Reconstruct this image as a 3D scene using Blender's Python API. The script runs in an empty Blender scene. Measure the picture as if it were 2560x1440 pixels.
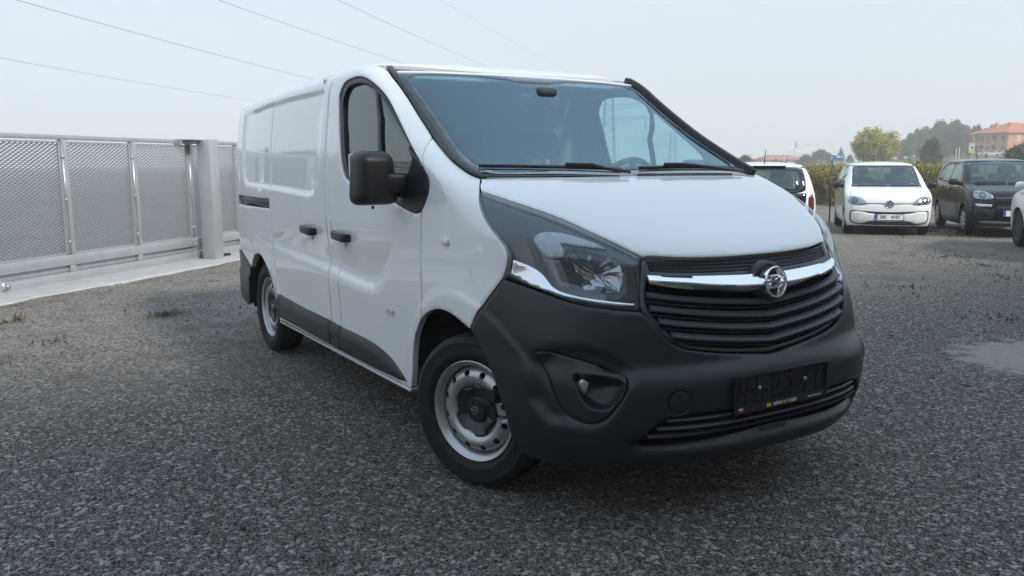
import bpy, bmesh, math, random
import numpy as np
from mathutils import Vector, Matrix
from mathutils.geometry import delaunay_2d_cdt
random.seed(7); RNG = np.random.default_rng(7)
SC = bpy.context.scene; COL = SC.collection
R = math.radians
# ---------------------------------------------------------------- camera, sky, sun, exposure
cam_d = bpy.data.cameras.new('camera'); cam = bpy.data.objects.new('camera', cam_d); COL.objects.link(cam)
cam_d.sensor_fit = 'HORIZONTAL'; cam_d.sensor_width = 36; cam_d.lens = 2073.5 / 2560 * 36
cam_d.clip_start = .05; cam_d.clip_end = 4000
_yaw, _pit, _rol = R(148.474), R(-8.542), R(-.210)
_f = Vector((math.cos(_yaw)*math.cos(_pit), math.sin(_yaw)*math.cos(_pit), math.sin(_pit)))
_r = _f.cross(Vector((0, 0, 1))).normalized(); _u = _r.cross(_f)
_r2 = _r*math.cos(_rol) + _u*math.sin(_rol); _u2 = -_r*math.sin(_rol) + _u*math.cos(_rol)
_m = Matrix((_r2, _u2, -_f)).transposed().to_4x4(); _m.translation = Vector((3.1029, -2.5540, 1.3951))
cam.matrix_world = _m; SC.camera = cam
SUN_AZ, SUN_EL = R(14), R(36)          # azimuth from +X towards +Y
world = bpy.data.worlds.new("World"); SC.world = world; world.use_nodes = True
wn, wl = world.node_tree.nodes, world.node_tree.links
wn.clear()
wo = wn.new('ShaderNodeOutputWorld'); wb = wn.new('ShaderNodeBackground')
sky = wn.new('ShaderNodeTexSky'); sky.sky_type = 'NISHITA'; sky.sun_disc = False
sky.sun_elevation = SUN_EL; sky.sun_rotation = R(90) - SUN_AZ
sky.air_density = 1.2; sky.dust_density = 1.0; sky.ozone_density = 3.0; sky.altitude = 200
hz = wn.new('ShaderNodeMixRGB'); hz.blend_type = 'MIX'     # autumn haze: thick towards the horizon, thin overhead
tcw = wn.new('ShaderNodeTexCoord'); sxw = wn.new('ShaderNodeSeparateXYZ'); crv = wn.new('ShaderNodeValToRGB')
wl.new(tcw.outputs['Generated'], sxw.inputs[0]); wl.new(sxw.outputs[2], crv.inputs[0]); wl.new(crv.outputs[0], hz.inputs[0])
ce = crv.color_ramp.elements; ce[0].position = 0; ce[0].color = (.92,)*3+(1,); ce[1].position = .9; ce[1].color = (.72,)*3+(1,)
hcr = wn.new('ShaderNodeValToRGB'); wl.new(sxw.outputs[2], hcr.inputs[0]); he = hcr.color_ramp.elements     # milky at the skyline, pale blue overhead
he[0].position = 0; he[0].color = (.59, .63, .665, 1); he[1].position = .75; he[1].color = (.62, .80, 1.0, 1); e_ = he.new(.28); e_.color = (.575, .65, .725, 1)
hsc = wn.new('ShaderNodeVectorMath'); hsc.operation = 'SCALE'; hsc.inputs['Scale'].default_value = 7.4; wl.new(hcr.outputs[0], hsc.inputs[0]); wl.new(hsc.outputs[0], hz.inputs[2])
wl.new(sky.outputs[0], hz.inputs[1]); wl.new(hz.outputs[0], wb.inputs[0]); wl.new(wb.outputs[0], wo.inputs[0])
wb.inputs[1].default_value = .13
sl = bpy.data.lights.new('sun', 'SUN'); so = bpy.data.objects.new('sun', sl); COL.objects.link(so)
sl.energy = 3.0; sl.angle = R(9); sl.color = (1, .95, .88)
sd = Vector((math.cos(SUN_AZ)*math.cos(SUN_EL), math.sin(SUN_AZ)*math.cos(SUN_EL), math.sin(SUN_EL)))
so.rotation_euler = sd.to_track_quat('Z', 'Y').to_euler(); so.location = sd*50
SC.view_settings.view_transform = 'Standard'; SC.view_settings.look = 'None'
SC.view_settings.gamma = 1; SC.view_settings.use_curve_mapping = False
SC.view_settings.exposure = .50
SC.render.engine = 'CYCLES'
SC.cycles.max_bounces = 10; SC.cycles.transparent_max_bounces = 24; SC.cycles.caustics_reflective = False; SC.cycles.caustics_refractive = False
SC.cycles.use_denoising = True; SC.cycles.volume_bounces = 1

# ---------------------------------------------------------------- materials
MATS = {}
def mat(name, col, rough=.5, metal=0, coat=0, spec=.5, noise=None, bump=None, trans=0, emit=None, coat_r=.03):
    """Principled material; noise=(scale, amount) varies the colour, bump=(scale, strength, distance) adds fine relief"""
    if name in MATS: return MATS[name]
    m = bpy.data.materials.new(name); m.use_nodes = True; nt = m.node_tree; b = nt.nodes['Principled BSDF']; b.inputs['Coat IOR'].default_value = 1.6
    b.inputs['Base Color'].default_value = (*col, 1); b.inputs['Roughness'].default_value = rough; b.inputs['Metallic'].default_value = metal
    b.inputs['Coat Weight'].default_value = coat; b.inputs['Coat Roughness'].default_value = coat_r; b.inputs['Specular IOR Level'].default_value = spec
    b.inputs['Transmission Weight'].default_value = trans
    tc = None
    if noise or bump:
        tc = nt.nodes.new('ShaderNodeTexCoord')
    if noise:
        n = nt.nodes.new('ShaderNodeTexNoise'); n.inputs['Scale'].default_value = noise[0]; n.inputs['Detail'].default_value = 6
        nt.links.new(tc.outputs['Object'], n.inputs['Vector'])
        mx = nt.nodes.new('ShaderNodeMixRGB'); a = noise[1]
        mx.inputs[1].default_value = (*[max(0, c*(1-a)) for c in col], 1); mx.inputs[2].default_value = (*[min(1, c*(1+a)) for c in col], 1)
        nt.links.new(n.outputs['Fac'], mx.inputs[0]); nt.links.new(mx.outputs[0], b.inputs['Base Color'])
    if bump:
        n2 = nt.nodes.new('ShaderNodeTexNoise'); n2.inputs['Scale'].default_value = bump[0]; n2.inputs['Detail'].default_value = 4
        nt.links.new(tc.outputs['Object'], n2.inputs['Vector'])
        bp = nt.nodes.new('ShaderNodeBump'); bp.inputs['Strength'].default_value = bump[1]; bp.inputs['Distance'].default_value = bump[2]
        nt.links.new(n2.outputs['Fac'], bp.inputs['Height']); nt.links.new(bp.outputs[0], b.inputs['Normal'])
    MATS[name] = m; return m
def glass(name, tint, rough=.0, ior=1.5, refl=(1, 1, 1)):
    """thin pane: fresnel mix of a tinted see-through and a mirror-like surface"""
    if name in MATS: return MATS[name]
    m = bpy.data.materials.new(name); m.use_nodes = True; nt = m.node_tree; nt.nodes.clear()
    o = nt.nodes.new('ShaderNodeOutputMaterial'); mx = nt.nodes.new('ShaderNodeMixShader'); t = nt.nodes.new('ShaderNodeBsdfTransparent')
    g = nt.nodes.new('ShaderNodeBsdfGlossy'); fr = nt.nodes.new('ShaderNodeFresnel'); fr.inputs['IOR'].default_value = ior
    t.inputs[0].default_value = (*tint, 1); g.inputs['Roughness'].default_value = rough; g.inputs[0].default_value = (*refl, 1)
    geo = nt.nodes.new('ShaderNodeNewGeometry'); mi = nt.nodes.new('ShaderNodeMix'); mi.inputs[2].default_value = ior; mi.inputs[3].default_value = 1/ior
    nt.links.new(geo.outputs['Backfacing'], mi.inputs[0]); nt.links.new(mi.outputs[0], fr.inputs['IOR']); nt.links.new(fr.outputs[0], mx.inputs[0]); nt.links.new(t.outputs[0], mx.inputs[1]); nt.links.new(g.outputs[0], mx.inputs[2]); nt.links.new(mx.outputs[0], o.inputs[0])
    MATS[name] = m; return m
PAINT = mat('white_paint', (.84, .845, .84), .32, coat=1, noise=(1.3, .015), coat_r=.02)
BLKP = mat('grained_black_plastic', (.015, .0165, .0195), .38, spec=.45, bump=(900, .12, .001), noise=(3, .15))
BLKS = mat('smooth_black_plastic', (.016, .017, .019), .30)
GRILLE = mat('grille_plastic', (.062, .068, .078), .42)
VOID = mat('dark_inner_lining', (.006, .006, .007), .9)
RUBBER = mat('black_rubber', (.013, .013, .0135), .66, spec=.28, bump=(240, .15, .002), noise=(9, .3))
CHROME = mat('chrome', (.92, .93, .95), .05, 1)
SILVER = mat('silver_lacquered_steel', (.46, .465, .47), .33, .7, bump=(60, .03, .002), noise=(6, .12))
CABIN = mat('cabin_grey_plastic', (.055, .057, .062), .7)
SEAT = mat('seat_fabric', (.03, .032, .037), .9, bump=(300, .3, .003))
WHITEP = mat('painted_sheet_inner', (.38, .39, .40), .6)
WGLASS = glass('windscreen_glass', (.66, .80, .82), 0, 2.35, (.66, .88, 1.0))
SGLASS = glass('side_glass', (.62, .78, .76), 0, 2.05, (.9, 1, .98))
FRIT = mat('black_glass_border', (.012, .013, .018), .06, coat=.5)
LENS = glass('clear_lamp_lens', (.88, .91, .94), 0, 1.65, (.85, .94, 1.0))

# ---------------------------------------------------------------- object helpers
def link(o, parent=None):
    COL.objects.link(o)
    if parent is not None: o.parent = parent
    return o
def tag(o, label, cat, group=None):
    o['label'] = label; o['category'] = cat
    if group: o['group'] = group
    return o
def thing(name, label, cat, loc=(0, 0, 0), rz=0, group=None, scale=1):
    o = bpy.data.objects.new(name, None); COL.objects.link(o); o.empty_display_size = .2
    o.location = loc; o.rotation_euler = (0, 0, rz); o.scale = (scale,)*3
    return tag(o, label, cat, group)
def structure(o): o['kind'] = 'structure'; return o
def stuff(o): o['kind'] = 'stuff'; return o
def mobj(name, V, F, m, parent=None, smooth=True):
    me = bpy.data.meshes.new(name); me.from_pydata([tuple(v) for v in V], [], [tuple(f) for f in F]); me.update()
    if smooth: me.polygons.foreach_set('use_smooth', [True]*len(me.polygons))
    if m is not None: me.materials.append(m)
    return link(bpy.data.objects.new(name, me), parent)
def copy_tree(o, parent=None):
    c = o.copy(); COL.objects.link(c)
    if parent is not None: c.parent = parent
    for ch in list(o.children): copy_tree(ch, c)
    return c
class MB:
    """collects simple shapes into one mesh"""
    def __init__(s): s.V = []; s.F = []
    def add(s, V, F):
        k = len(s.V); s.V += [tuple(v) for v in V]; s.F += [tuple(i+k for i in f) for f in F]; return s
    def box(s, c, d, rot=None, bev=0):
        x, y, z = [q/2 for q in d]
        if bev > 0:
            b = min(bev, x*.9, y*.9, z*.9); V = []; bm = bmesh.new()
            bmesh.ops.create_cube(bm, size=1); bmesh.ops.scale(bm, vec=d, verts=bm.verts)
            bmesh.ops.bevel(bm, geom=list(bm.edges), offset=b, segments=2, profile=.5, affect='EDGES')
            bm.verts.index_update(); V = [v.co.copy() for v in bm.verts]; F = [[v.index for v in f.verts] for f in bm.faces]; bm.free()
        else:
            V = [Vector((sx*x, sy*y, sz*z)) for sx in (-1, 1) for sy in (-1, 1) for sz in (-1, 1)]
            F = [(0, 1, 3, 2), (4, 6, 7, 5), (0, 4, 5, 1), (2, 3, 7, 6), (0, 2, 6, 4), (1, 5, 7, 3)]
        if rot is not None: V = [rot @ v for v in V]
        return s.add([v + Vector(c) for v in V], F)
    def bar(s, a, b, w, h, up=(0, 0, 1), bev=0):
        a, b = Vector(a), Vector(b); d = (b-a); L = d.length; d.normalize(); u = Vector(up); r = d.cross(u)
        if r.length < 1e-4: r = d.cross(Vector((0, 1, 0)))
        r.normalize(); u = r.cross(d); M = Matrix((d, r, u)).transposed()
        return s.box((a+b)/2, (L, w, h), M, bev)
    def tube(s, pts, rad, n=8, caps=True, closed=False):
        P = [Vector(p) for p in pts]; N = len(P); rr = rad if hasattr(rad, '__len__') else [rad]*N; V = []; F = []; pu = None
        for i, p in enumerate(P):
            if closed: d = P[(i+1) % N]-P[i-1]
            else: d = P[min(i+1, N-1)]-P[max(i-1, 0)]
            d.normalize()
            if pu is None: pu = d.orthogonal().normalized()
            u = (pu - d*pu.dot(d)); u = u.normalized() if u.length > 1e-6 else d.orthogonal().normalized(); w = d.cross(u); pu = u
            V += [p + (u*math.cos(2*math.pi*k/n)+w*math.sin(2*math.pi*k/n))*rr[i] for k in range(n)]
        for i in range(N if closed else N-1):
            j = (i+1) % N
            for k in range(n): F.append((i*n+k, i*n+(k+1) % n, j*n+(k+1) % n, j*n+k))
        if caps and not closed: F += [tuple(range(n-1, -1, -1)), tuple((N-1)*n+k for k in range(n))]
        return s.add(V, F)
    def lathe(s, prof, n=32, axis='Y', closed=False, center=(0, 0, 0), arc=(0, 2*math.pi)):
        """prof: (radius, along axis) points; revolve about the axis"""
        V = []; F = []; full = abs(arc[1]-arc[0]-2*math.pi) < 1e-6; m = n if full else n+1
        for i in range(m):
            a = arc[0]+(arc[1]-arc[0])*i/n; ca, sa = math.cos(a), math.sin(a)
            for r_, t in prof: V.append(Vector((r_*ca, t, r_*sa)) if axis == 'Y' else Vector((r_*ca, r_*sa, t)) if axis == 'Z' else Vector((t, r_*ca, r_*sa)))
        k = len(prof)
        for i in range(n):
            j = (i+1) % m
            for q in range(k-1 if not closed else k):
                q2 = (q+1) % k; F.append((i*k+q, i*k+q2, j*k+q2, j*k+q))
        return s.add([v+Vector(center) for v in V], F)
    def build(s, name, m, parent=None, smooth=False, auto=None):
        o = mobj(name, s.V, s.F, m, parent, smooth)
        if auto is not None: sharp(o, auto)
        return o
def sharp(o, deg=35):
    me = o.data; bm = bmesh.new(); bm.from_mesh(me)
    bmesh.ops.recalc_face_normals(bm, faces=bm.faces)
    for e in bm.edges: e.smooth = not (len(e.link_faces) == 2 and e.calc_face_angle(0) > R(deg))
    for f in bm.faces: f.smooth = True
    bm.to_mesh(me); bm.free(); return o
def text_mesh(txt, size, depth=.002, bold=False, xscale=1.0, shear=0):
    """extruded lettering in the XY plane, centred; returns vertices (numpy) and faces"""
    cu = bpy.data.curves.new('lettering', 'FONT'); cu.body = txt; cu.size = size; cu.extrude = depth/2; cu.align_x = 'CENTER'; cu.align_y = 'CENTER'
    cu.resolution_u = 3; cu.shear = shear
    if bold: cu.offset = size*.018
    ob = bpy.data.objects.new('lettering', cu); COL.objects.link(ob)
    dg = bpy.context.evaluated_depsgraph_get(); me = bpy.data.meshes.new_from_object(ob.evaluated_get(dg))
    V = np.array([v.co for v in me.vertices]); F = [tuple(p.vertices) for p in me.polygons]
    bpy.data.objects.remove(ob); bpy.data.curves.remove(cu); bpy.data.meshes.remove(me)
    V[:, 0] *= xscale
    return V, F

# ---------------------------------------------------------------- curved body surfaces
def pchip(xs, ys):
    xs = np.array(xs, float); ys = np.array(ys, float); h = np.diff(xs); d = np.diff(ys)/h
    m = np.zeros_like(ys); m[0] = d[0]; m[-1] = d[-1]
    for i in range(1, len(xs)-1):
        if d[i-1]*d[i] > 0:
            w1 = 2*h[i]+h[i-1]; w2 = h[i]+2*h[i-1]; m[i] = (w1+w2)/(w1/d[i-1]+w2/d[i])
    def f(x):
        x = np.clip(np.asarray(x, float), xs[0], xs[-1]); i = np.clip(np.searchsorted(xs, x)-1, 0, len(xs)-2); t = (x-xs[i])/h[i]
        return (2*t**3-3*t**2+1)*ys[i]+(t**3-2*t**2+t)*h[i]*m[i]+(-2*t**3+3*t**2)*ys[i+1]+(t**3-t**2)*h[i]*m[i+1]
    return f
def sdf(px, pz, poly):
    """signed distance to a closed polygon, negative inside"""
    P = np.array(poly, float); Q = np.roll(P, -1, 0); best = np.full(np.shape(px), 1e9); ins = np.zeros(np.shape(px), bool)
    for (ax, az), (bx, bz) in zip(P, Q):
        dx, dz = bx-ax, bz-az; t = np.clip(((px-ax)*dx+(pz-az)*dz)/(dx*dx+dz*dz+1e-12), 0, 1)
        best = np.minimum(best, np.hypot(px-ax-t*dx, pz-az-t*dz))
        c = (az > pz) != (bz > pz)
        ins ^= c & (px < (bx-ax)*(pz-az)/np.where(abs(bz-az) < 1e-12, 1e-12, bz-az)+ax)
    return np.where(ins, -best, best)
def sstep(t): t = np.clip(t, 0, 1); return t*t*(3-2*t)
class Body:
    """a car body as one plan curve per height: straight flanks with a rounded front and rear"""
    def __init__(s, XC, X0, XB, XR, W, N, UM, UR, ztop, D=None):
        s.XC, s.X0, s.XB, s.XR, s.W, s.N, s.UM, s.UR, s.ztop, s.D = XC, X0, XB, XR, W, N, UM, UR, ztop, D
    def P(s, A, z):
        A = np.asarray(A, float); z = np.asarray(z, float); x0 = s.X0(z); xr = s.XR(z); n = s.N(z)
        uf = (A-x0)/s.UM; ur = (xr-A)/s.UR
        al = np.clip(uf, 0, 2)*np.pi/2; ca, sa = np.cos(al), np.sin(al); rho = (abs(ca)**n+abs(sa)**n)**(-1/n)
        be = np.clip(ur, 0, 2)*np.pi/2; cb, sb = np.cos(be), np.sin(be); rhb = (abs(cb)**n+abs(sb)**n)**(-1/n)
        xs = np.clip(A, xr, x0)
        x = np.where(uf > 0, x0+(s.XC(z)-x0)*sa*rho-np.maximum(uf-2, 0)*s.UM, np.where(ur > 0, xr-(xr-s.XB(z))*sb*rhb, xs))
        y = -np.where(uf > 0, np.where(uf > 2, -1, ca*rho)*s.W(x0-np.maximum(uf-2, 0)*s.UM, z), np.where(ur > 0, s.W(xr, z)*cb*rhb, s.W(xs, z)))
        return np.stack([x, y, z+0*x], -1)
    def surf(s, A, z, off=0):
        e = 2e-3; A = np.asarray(A, float); z = np.asarray(z, float)
        p = s.P(A, z); n = np.cross(s.P(A+e, z)-s.P(A-e, z), s.P(A, z+e)-s.P(A, z-e)); L = np.linalg.norm(n, axis=-1, keepdims=True)
        n = n/np.maximum(L, 1e-12)
        d = off if s.D is None else off-s.D(A, z)
        return p+n*np.asarray(d)[..., None]*np.ones(np.shape(A)+(1,)), n
    def A_of(s, dom, a, z):
        """'X': metres along the right flank; 'V': from the nose centre; 'R': from the tail centre"""
        z = np.asarray(z, float)
        if dom == 'X': return np.asarray(a, float)
        if dom == 'V': return s.X0(z)+s.UM+np.asarray(a, float)
        return s.XR(z)-s.UR+np.asarray(a, float)
    def G(s, x, y, z):
        x0 = s.X0(z); xr = s.XR(z); n = s.N(z); t = np.clip((x-x0)/(s.XC(z)-x0), 0, None); r = np.clip((xr-x)/(xr-s.XB(z)), 0, None)
        return np.where(z > s.ztop, 1., (np.abs(y)/s.W(np.clip(x, xr, x0), z))**n+t**n+r**n-1)
    def Z(s, x, y):
        lo = np.full(np.shape(x), .4); hi = np.full(np.shape(x), s.ztop-1e-4)
        for _ in range(36):
            m = (lo+hi)/2; o = s.G(x, y, m) < 0; lo = np.where(o, m, lo); hi = np.where(o, hi, m)
        return lo
    def Y(s, x, z):
        x0 = s.X0(z); xr = s.XR(z); n = s.N(z); t = np.clip((x-x0)/(s.XC(z)-x0), 0, 1); r = np.clip((xr-x)/(xr-s.XB(z)), 0, 1)
        return s.W(np.clip(x, xr, x0), z)*np.clip(1-t**n-r**n, 0, 1)**(1/n)
def spline(pts, step, corner=38, closed=True):
    """Catmull-Rom resample that keeps sharp corners"""
    P = np.array(pts, float); n = len(P)
    if closed:
        a = np.roll(P, 1, 0)-P; b = np.roll(P, -1, 0)-P
        ang = np.degrees(np.arccos(np.clip((a*b).sum(1)/(np.linalg.norm(a, axis=1)*np.linalg.norm(b, axis=1)+1e-12), -1, 1)))
        cor = [i for i in range(n) if 180-ang[i] > corner]
        if cor: P = np.roll(P, -cor[0], 0); cor = sorted((c-cor[0]) % n for c in cor)
        segs = [(cor[i], cor[i+1] if i+1 < len(cor) else n) for i in range(len(cor))] if cor else [(0, n)]
        Q = np.vstack([P, P[:1]])
    else: segs = [(0, n-1)]; Q = P; cor = [0]
    out = []
    for s0, s1 in segs:
        S = Q[s0:s1+1]
        if closed and not cor: ext = np.vstack([P[-1:], S, P[1:2]])
        else: ext = np.vstack([2*S[0]-S[1], S, 2*S[-1]-S[-2]])
        for i in range(1, len(ext)-2):
            p0, p1, p2, p3 = ext[i-1:i+3]; k = max(1, int(np.linalg.norm(p2-p1)/step))
            t1 = max(np.linalg.norm(p1-p0), 1e-6)**.5; t2 = t1+max(np.linalg.norm(p2-p1), 1e-6)**.5; t3 = t2+max(np.linalg.norm(p3-p2), 1e-6)**.5
            for j in range(k):
                t = t1+(t2-t1)*j/k
                A1 = (t1-t)/t1*p0+t/t1*p1; A2 = (t2-t)/(t2-t1)*p1+(t-t1)/(t2-t1)*p2; A3 = (t3-t)/(t3-t2)*p2+(t-t2)/(t3-t2)*p3
                B1 = (t2-t)/t2*A1+t/t2*A2; B2 = (t3-t)/(t3-t1)*A2+(t-t1)/(t3-t1)*A3
                out.append((t2-t)/(t2-t1)*B1+(t-t1)/(t2-t1)*B2)
    if not closed: out.append(Q[-1])
    return np.array(out)
def area2(P): return (P[:, 0]*np.roll(P[:, 1], -1)-np.roll(P[:, 0], -1)*P[:, 1]).sum()
def inset(P, d):
    """move a counter-clockwise outline inwards by d"""
    a = P-np.roll(P, 1, 0); b = np.roll(P, -1, 0)-P
    na = np.stack([-a[:, 1], a[:, 0]], 1); nb = np.stack([-b[:, 1], b[:, 0]], 1)
    na /= np.linalg.norm(na, axis=1)[:, None]+1e-12; nb /= np.linalg.norm(nb, axis=1)[:, None]+1e-12
    m = na+nb; l = np.linalg.norm(m, axis=1)[:, None]; m /= l+1e-12; c = np.clip((m*na).sum(1), .45, 1)[:, None]
    return P+m*d/c
def fill2d(outer, holes, h):
    """triangulate an outline with holes, with a regular grid of points inside"""
    lo, hi = outer.min(0), outer.max(0)
    gx = np.arange(lo[0]+h/2, hi[0], h[0] if hasattr(h, '__len__') else h); gz = np.arange(lo[1]+h/2, hi[1], h)
    X, Zz = np.meshgrid(gx, gz); X = X.ravel(); Zz = Zz.ravel()
    d = sdf(X, Zz, outer)
    for q in holes: d = np.maximum(d, -sdf(X, Zz, q))
    k = d < -.45*h; pts = np.stack([X[k], Zz[k]], 1)
    loops = [outer]+list(holes); V = []; E = []
    for q in loops:
        s = len(V); V += [tuple(v) for v in q]; E += [(s+i, s+(i+1) % len(q)) for i in range(len(q))]
    nb = len(V); V += [tuple(v) for v in pts]
    vs, es, fs, ov, oe, of = delaunay_2d_cdt([Vector(v) for v in V], E, [], 0, 1e-7)
    vs = np.array([tuple(v) for v in vs]); T = np.array([f for f in fs if len(f) == 3])
    c = vs[T].mean(1); d = sdf(c[:, 0], c[:, 1], outer)
    for q in holes: d = np.maximum(d, -sdf(c[:, 0], c[:, 1], q))
    T = T[d < 0]
    t = vs[T]; ar = (t[:, 1, 0]-t[:, 0, 0])*(t[:, 2, 1]-t[:, 0, 1])-(t[:, 1, 1]-t[:, 0, 1])*(t[:, 2, 0]-t[:, 0, 0])
    T[ar < 0] = T[ar < 0][:, ::-1]
    return vs, T, loops
def panel(name, body, outline, m, parent, dom='X', holes=(), h=.02, gap=.002, rim=.002, depth=.016, off=0, mirror=False, step=.014, smooth=True, zdom=None, pos=None, hole_gap=0):
    """a pressed panel on the body surface: outline in surface metres, rolled edges and returns.  off may be a function of (a, z)"""
    def prep(o, g):
        q = spline(o, step) if smooth else np.array(o, float)
        if area2(q) < 0: q = q[::-1]
        return inset(q, g), inset(q, g+rim)
    o1, o0 = prep(outline, gap)
    hs = [prep(q, -hole_gap) for q in holes]; hs = [(q1, inset(q1, -rim)) for q1, _ in hs]
    vs, T, loops = fill2d(o0, [q0 for _, q0 in hs], h)
    def up(q, extra):
        a, z = q[:, 0], q[:, 1]; o_ = (off(a, z) if callable(off) else off)+extra
        if pos is not None: return pos(a, z, o_)
        return body.surf(body.A_of(dom, a, z), z, np.broadcast_to(o_, a.shape))[0]
    V = [up(vs, 0)]; F = [tuple(t) for t in T]; base = len(vs)
    from mathutils import kdtree
    kd = kdtree.KDTree(len(vs))
    for i, v in enumerate(vs): kd.insert((v[0], v[1], 0), i)
    kd.balance()
    for q1, q0 in [(o1, o0)]+hs:
        n = len(q0); i0 = [kd.find((p[0], p[1], 0))[1] for p in q0]
        V += [up(q1, -rim*.9), up(q1, -rim*.9), up(q1, -depth)]; b = base; base += 3*n
        ccw = area2(q0) > 0
        outerloop = q0 is o0
        for i in range(n):
            j = (i+1) % n
            f1 = (i0[j], i0[i], b+i, b+j); f2 = (b+n+j, b+n+i, b+2*n+i, b+2*n+j)
            if not outerloop: f1 = f1[::-1]; f2 = f2[::-1]
            if len(set(f1)) == 4: F.append(f1)
            F.append(f2)
    V = np.vstack(V)
    if mirror: V = V*np.array([1, -1, 1]); F = [f[::-1] for f in F]
    return mobj(name, V, F, m, parent)
# ================================================================ the white panel van (front axle centre at the origin, +X forward)
XC = pchip([.20,.27,.33,.45,.57,.60,.63,.66,.80,.94,1.00,1.05,1.09,1.15,1.22,1.30,1.36,1.45,1.60,1.75,1.86,1.90,1.93,1.95,1.962,1.975],
           [.84,.915,.945,.953,.955,.946,.926,.903,.890,.858,.83,.79,.735,.625,.48,.265,.08,-.125,-.41,-.67,-.86,-.95,-1.06,-1.22,-1.45,-1.9])
WZ = pchip([.15,.25,.345,.51,.63,.75,.87,1.05,1.24,1.42,1.64,1.80,1.86,1.90,1.93,1.95,1.964,1.975],
           [.90,.935,.950,.954,.959,.965,.967,.967,.965,.958,.937,.915,.895,.855,.79,.68,.52,.20])
WX = pchip([-4.07,-3.8,-3.4,-3.0,-2.7,-1.9,-1.4,-.9,-.33,0,.3],[-.10,-.066,-.030,-.010,-.001,0,-.001,-.010,-.026,-.022,-.022])
NZ = pchip([.2,.5,.7,.85,.97,1.05,1.15,1.3,1.5,1.7,1.87,1.97],[2.6,3.3,3.1,2.75,2.5,2.6,3.0,2.95,3.0,3.6,4.5,4.5])
DZ = pchip([-4,-3.5,-3,-2.2,-1.6,-1.2,-.9,-.6],[.034,.028,.018,0,-.008,-.020,-.012,0])
X0 = pchip([.15,1.05,1.15,1.22,1.30,1.36,1.45,1.60,1.75,1.86,1.90,1.968],[0,0,-.02,-.06,-.16,-.28,-.47,-.77,-1.04,-1.24,-1.35,-2.3])
def Wv(x, z):
    w = WZ(z+DZ(x)*np.clip((z-1.5)/.4, 0, 1)); return w+WX(x)*np.clip(w/.9, 0, 1)
REC = [(-3.655,1.785),(-2.72,1.812),(-1.655,1.828),(-1.615,1.80),(-1.62,1.45),(-1.66,1.30),(-1.75,1.21),(-1.85,1.192),(-2.60,1.216),(-3.05,1.222),(-3.44,1.228),(-3.56,1.27),(-3.62,1.38),(-3.655,1.60)]
SCOOP = [(-2.72,.93),(-2.66,.80),(-2.05,.778),(-1.5,.760),(-1.30,.742),(-.98,.727),(-.88,.728),(-.77,.775),(-.66,.868),(-.52,1.02),(-.44,1.12),(-.70,1.16),(-1.9,1.10)]
FOGO = [(.621,.739),(.70,.70),(.742,.663),(.746,.635),(.714,.559),(.665,.454),(.63,.419),(.589,.408),(.531,.415),(.467,.42),(.40,.50),(.42,.66),(.50,.73)]
def Dv(A, z):
    A = np.asarray(A, float); z = np.asarray(z, float); A, z = np.broadcast_arrays(A, z); d = np.zeros(A.shape)
    k = (z > 1.14) & (z < 1.87) & (A < -1.5)
    if k.any():
        s = sdf(A[k], z[k], REC); fade = sstep((-1.60-A[k]-.02)/.16*1.0+.25)
        low = np.clip((1.36-z[k])/.15, 0, 1); wdt = .018+.030*low
        d[k] += .015*sstep(-s/wdt)*np.clip(fade+low+(z[k] > 1.7), .25, 1)
    k = (z > .69) & (z < 1.16) & (A < -.4) & (A > -2.75)
    if k.any():
        s = sdf(A[k], z[k], SCOOP); up = sstep((1.10-z[k])/.30)
        front = .75+.25*sstep((A[k]+2.6)/1.2)
        d[k] += .026*sstep(-s/.075)*up*front
    for cx in (0., -3.098):        # raised flange round each wheel arch
        r = np.hypot(A-cx, z-.325); k = (r < .62) & (z < .95)
        d -= np.where(k, .007*sstep((.545-r)/.022), 0)
    # nose: fog lamp corner pocket
    k = (A > .3) & (A < .85) & (z < .76) & (z > .38)
    if k.any():
        s = sdf(A[k], z[k], FOGO); d[k] += .020*sstep(-s/.045)
    # lip under the lower intake
    v = A-1.25; k = (A > .6) & (z < .40)
    d += np.where(k & (np.abs(v) < .56), .030*sstep((z-.318)/.03)*sstep((.395-z)/.03)*sstep((.56-np.abs(v))/.05), 0)
    return d
VAN = Body(XC, X0, lambda z: -4.066+0*z, lambda z: -3.93+0*z, Wv, NZ, 1.25, 1.0, 1.975, Dv)
van = thing('delivery_van', 'large white panel van with black bumper parked in front of the metal gate', 'van')
MIRP = mat('mirror_plastic', (.012, .013, .015), .40, bump=(900, .1, .001))
# shared seams
DOOR_REAR = [(-1.512,1.902),(-1.518,1.7),(-1.512,1.5),(-1.503,1.34),(-1.492,1.24),(-1.475,1.11),(-1.452,1.01),(-1.42,.93),(-1.395,.84),(-1.382,.76),(-1.374,.65),(-1.370,.5),(-1.374,.318)]
FSEAM = [(-.331,.684),(-.324,.83),(-.322,.961),(-.315,1.125),(-.300,1.252),(-.238,1.394),(-.165,1.447),(-.128,1.487),(-.112,1.515)]
APO = [(-.123,1.523),(-.247,1.603),(-.432,1.728),(-.569,1.815),(-.70,1.878)]
FARCH = [(-.478,.318),(-.455,.407),(-.436,.513),(-.408,.588),(-.371,.638),(-.331,.684)]
ARCH2 = [(-.331,.684),(-.264,.722),(-.201,.745),(-.139,.759),(-.065,.762),(.005,.755),(.07,.738),(.13,.719)]
FBUMP = [(.13,.719),(.178,.790),(.235,.856),(.318,.952)]
HLR = [(.318,.952),(.334,.981),(.350,1.015),(.360,1.044),(.358,1.073),(.341,1.111),(.315,1.152),(.293,1.195),(.289,1.238),(.299,1.284)]
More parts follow.
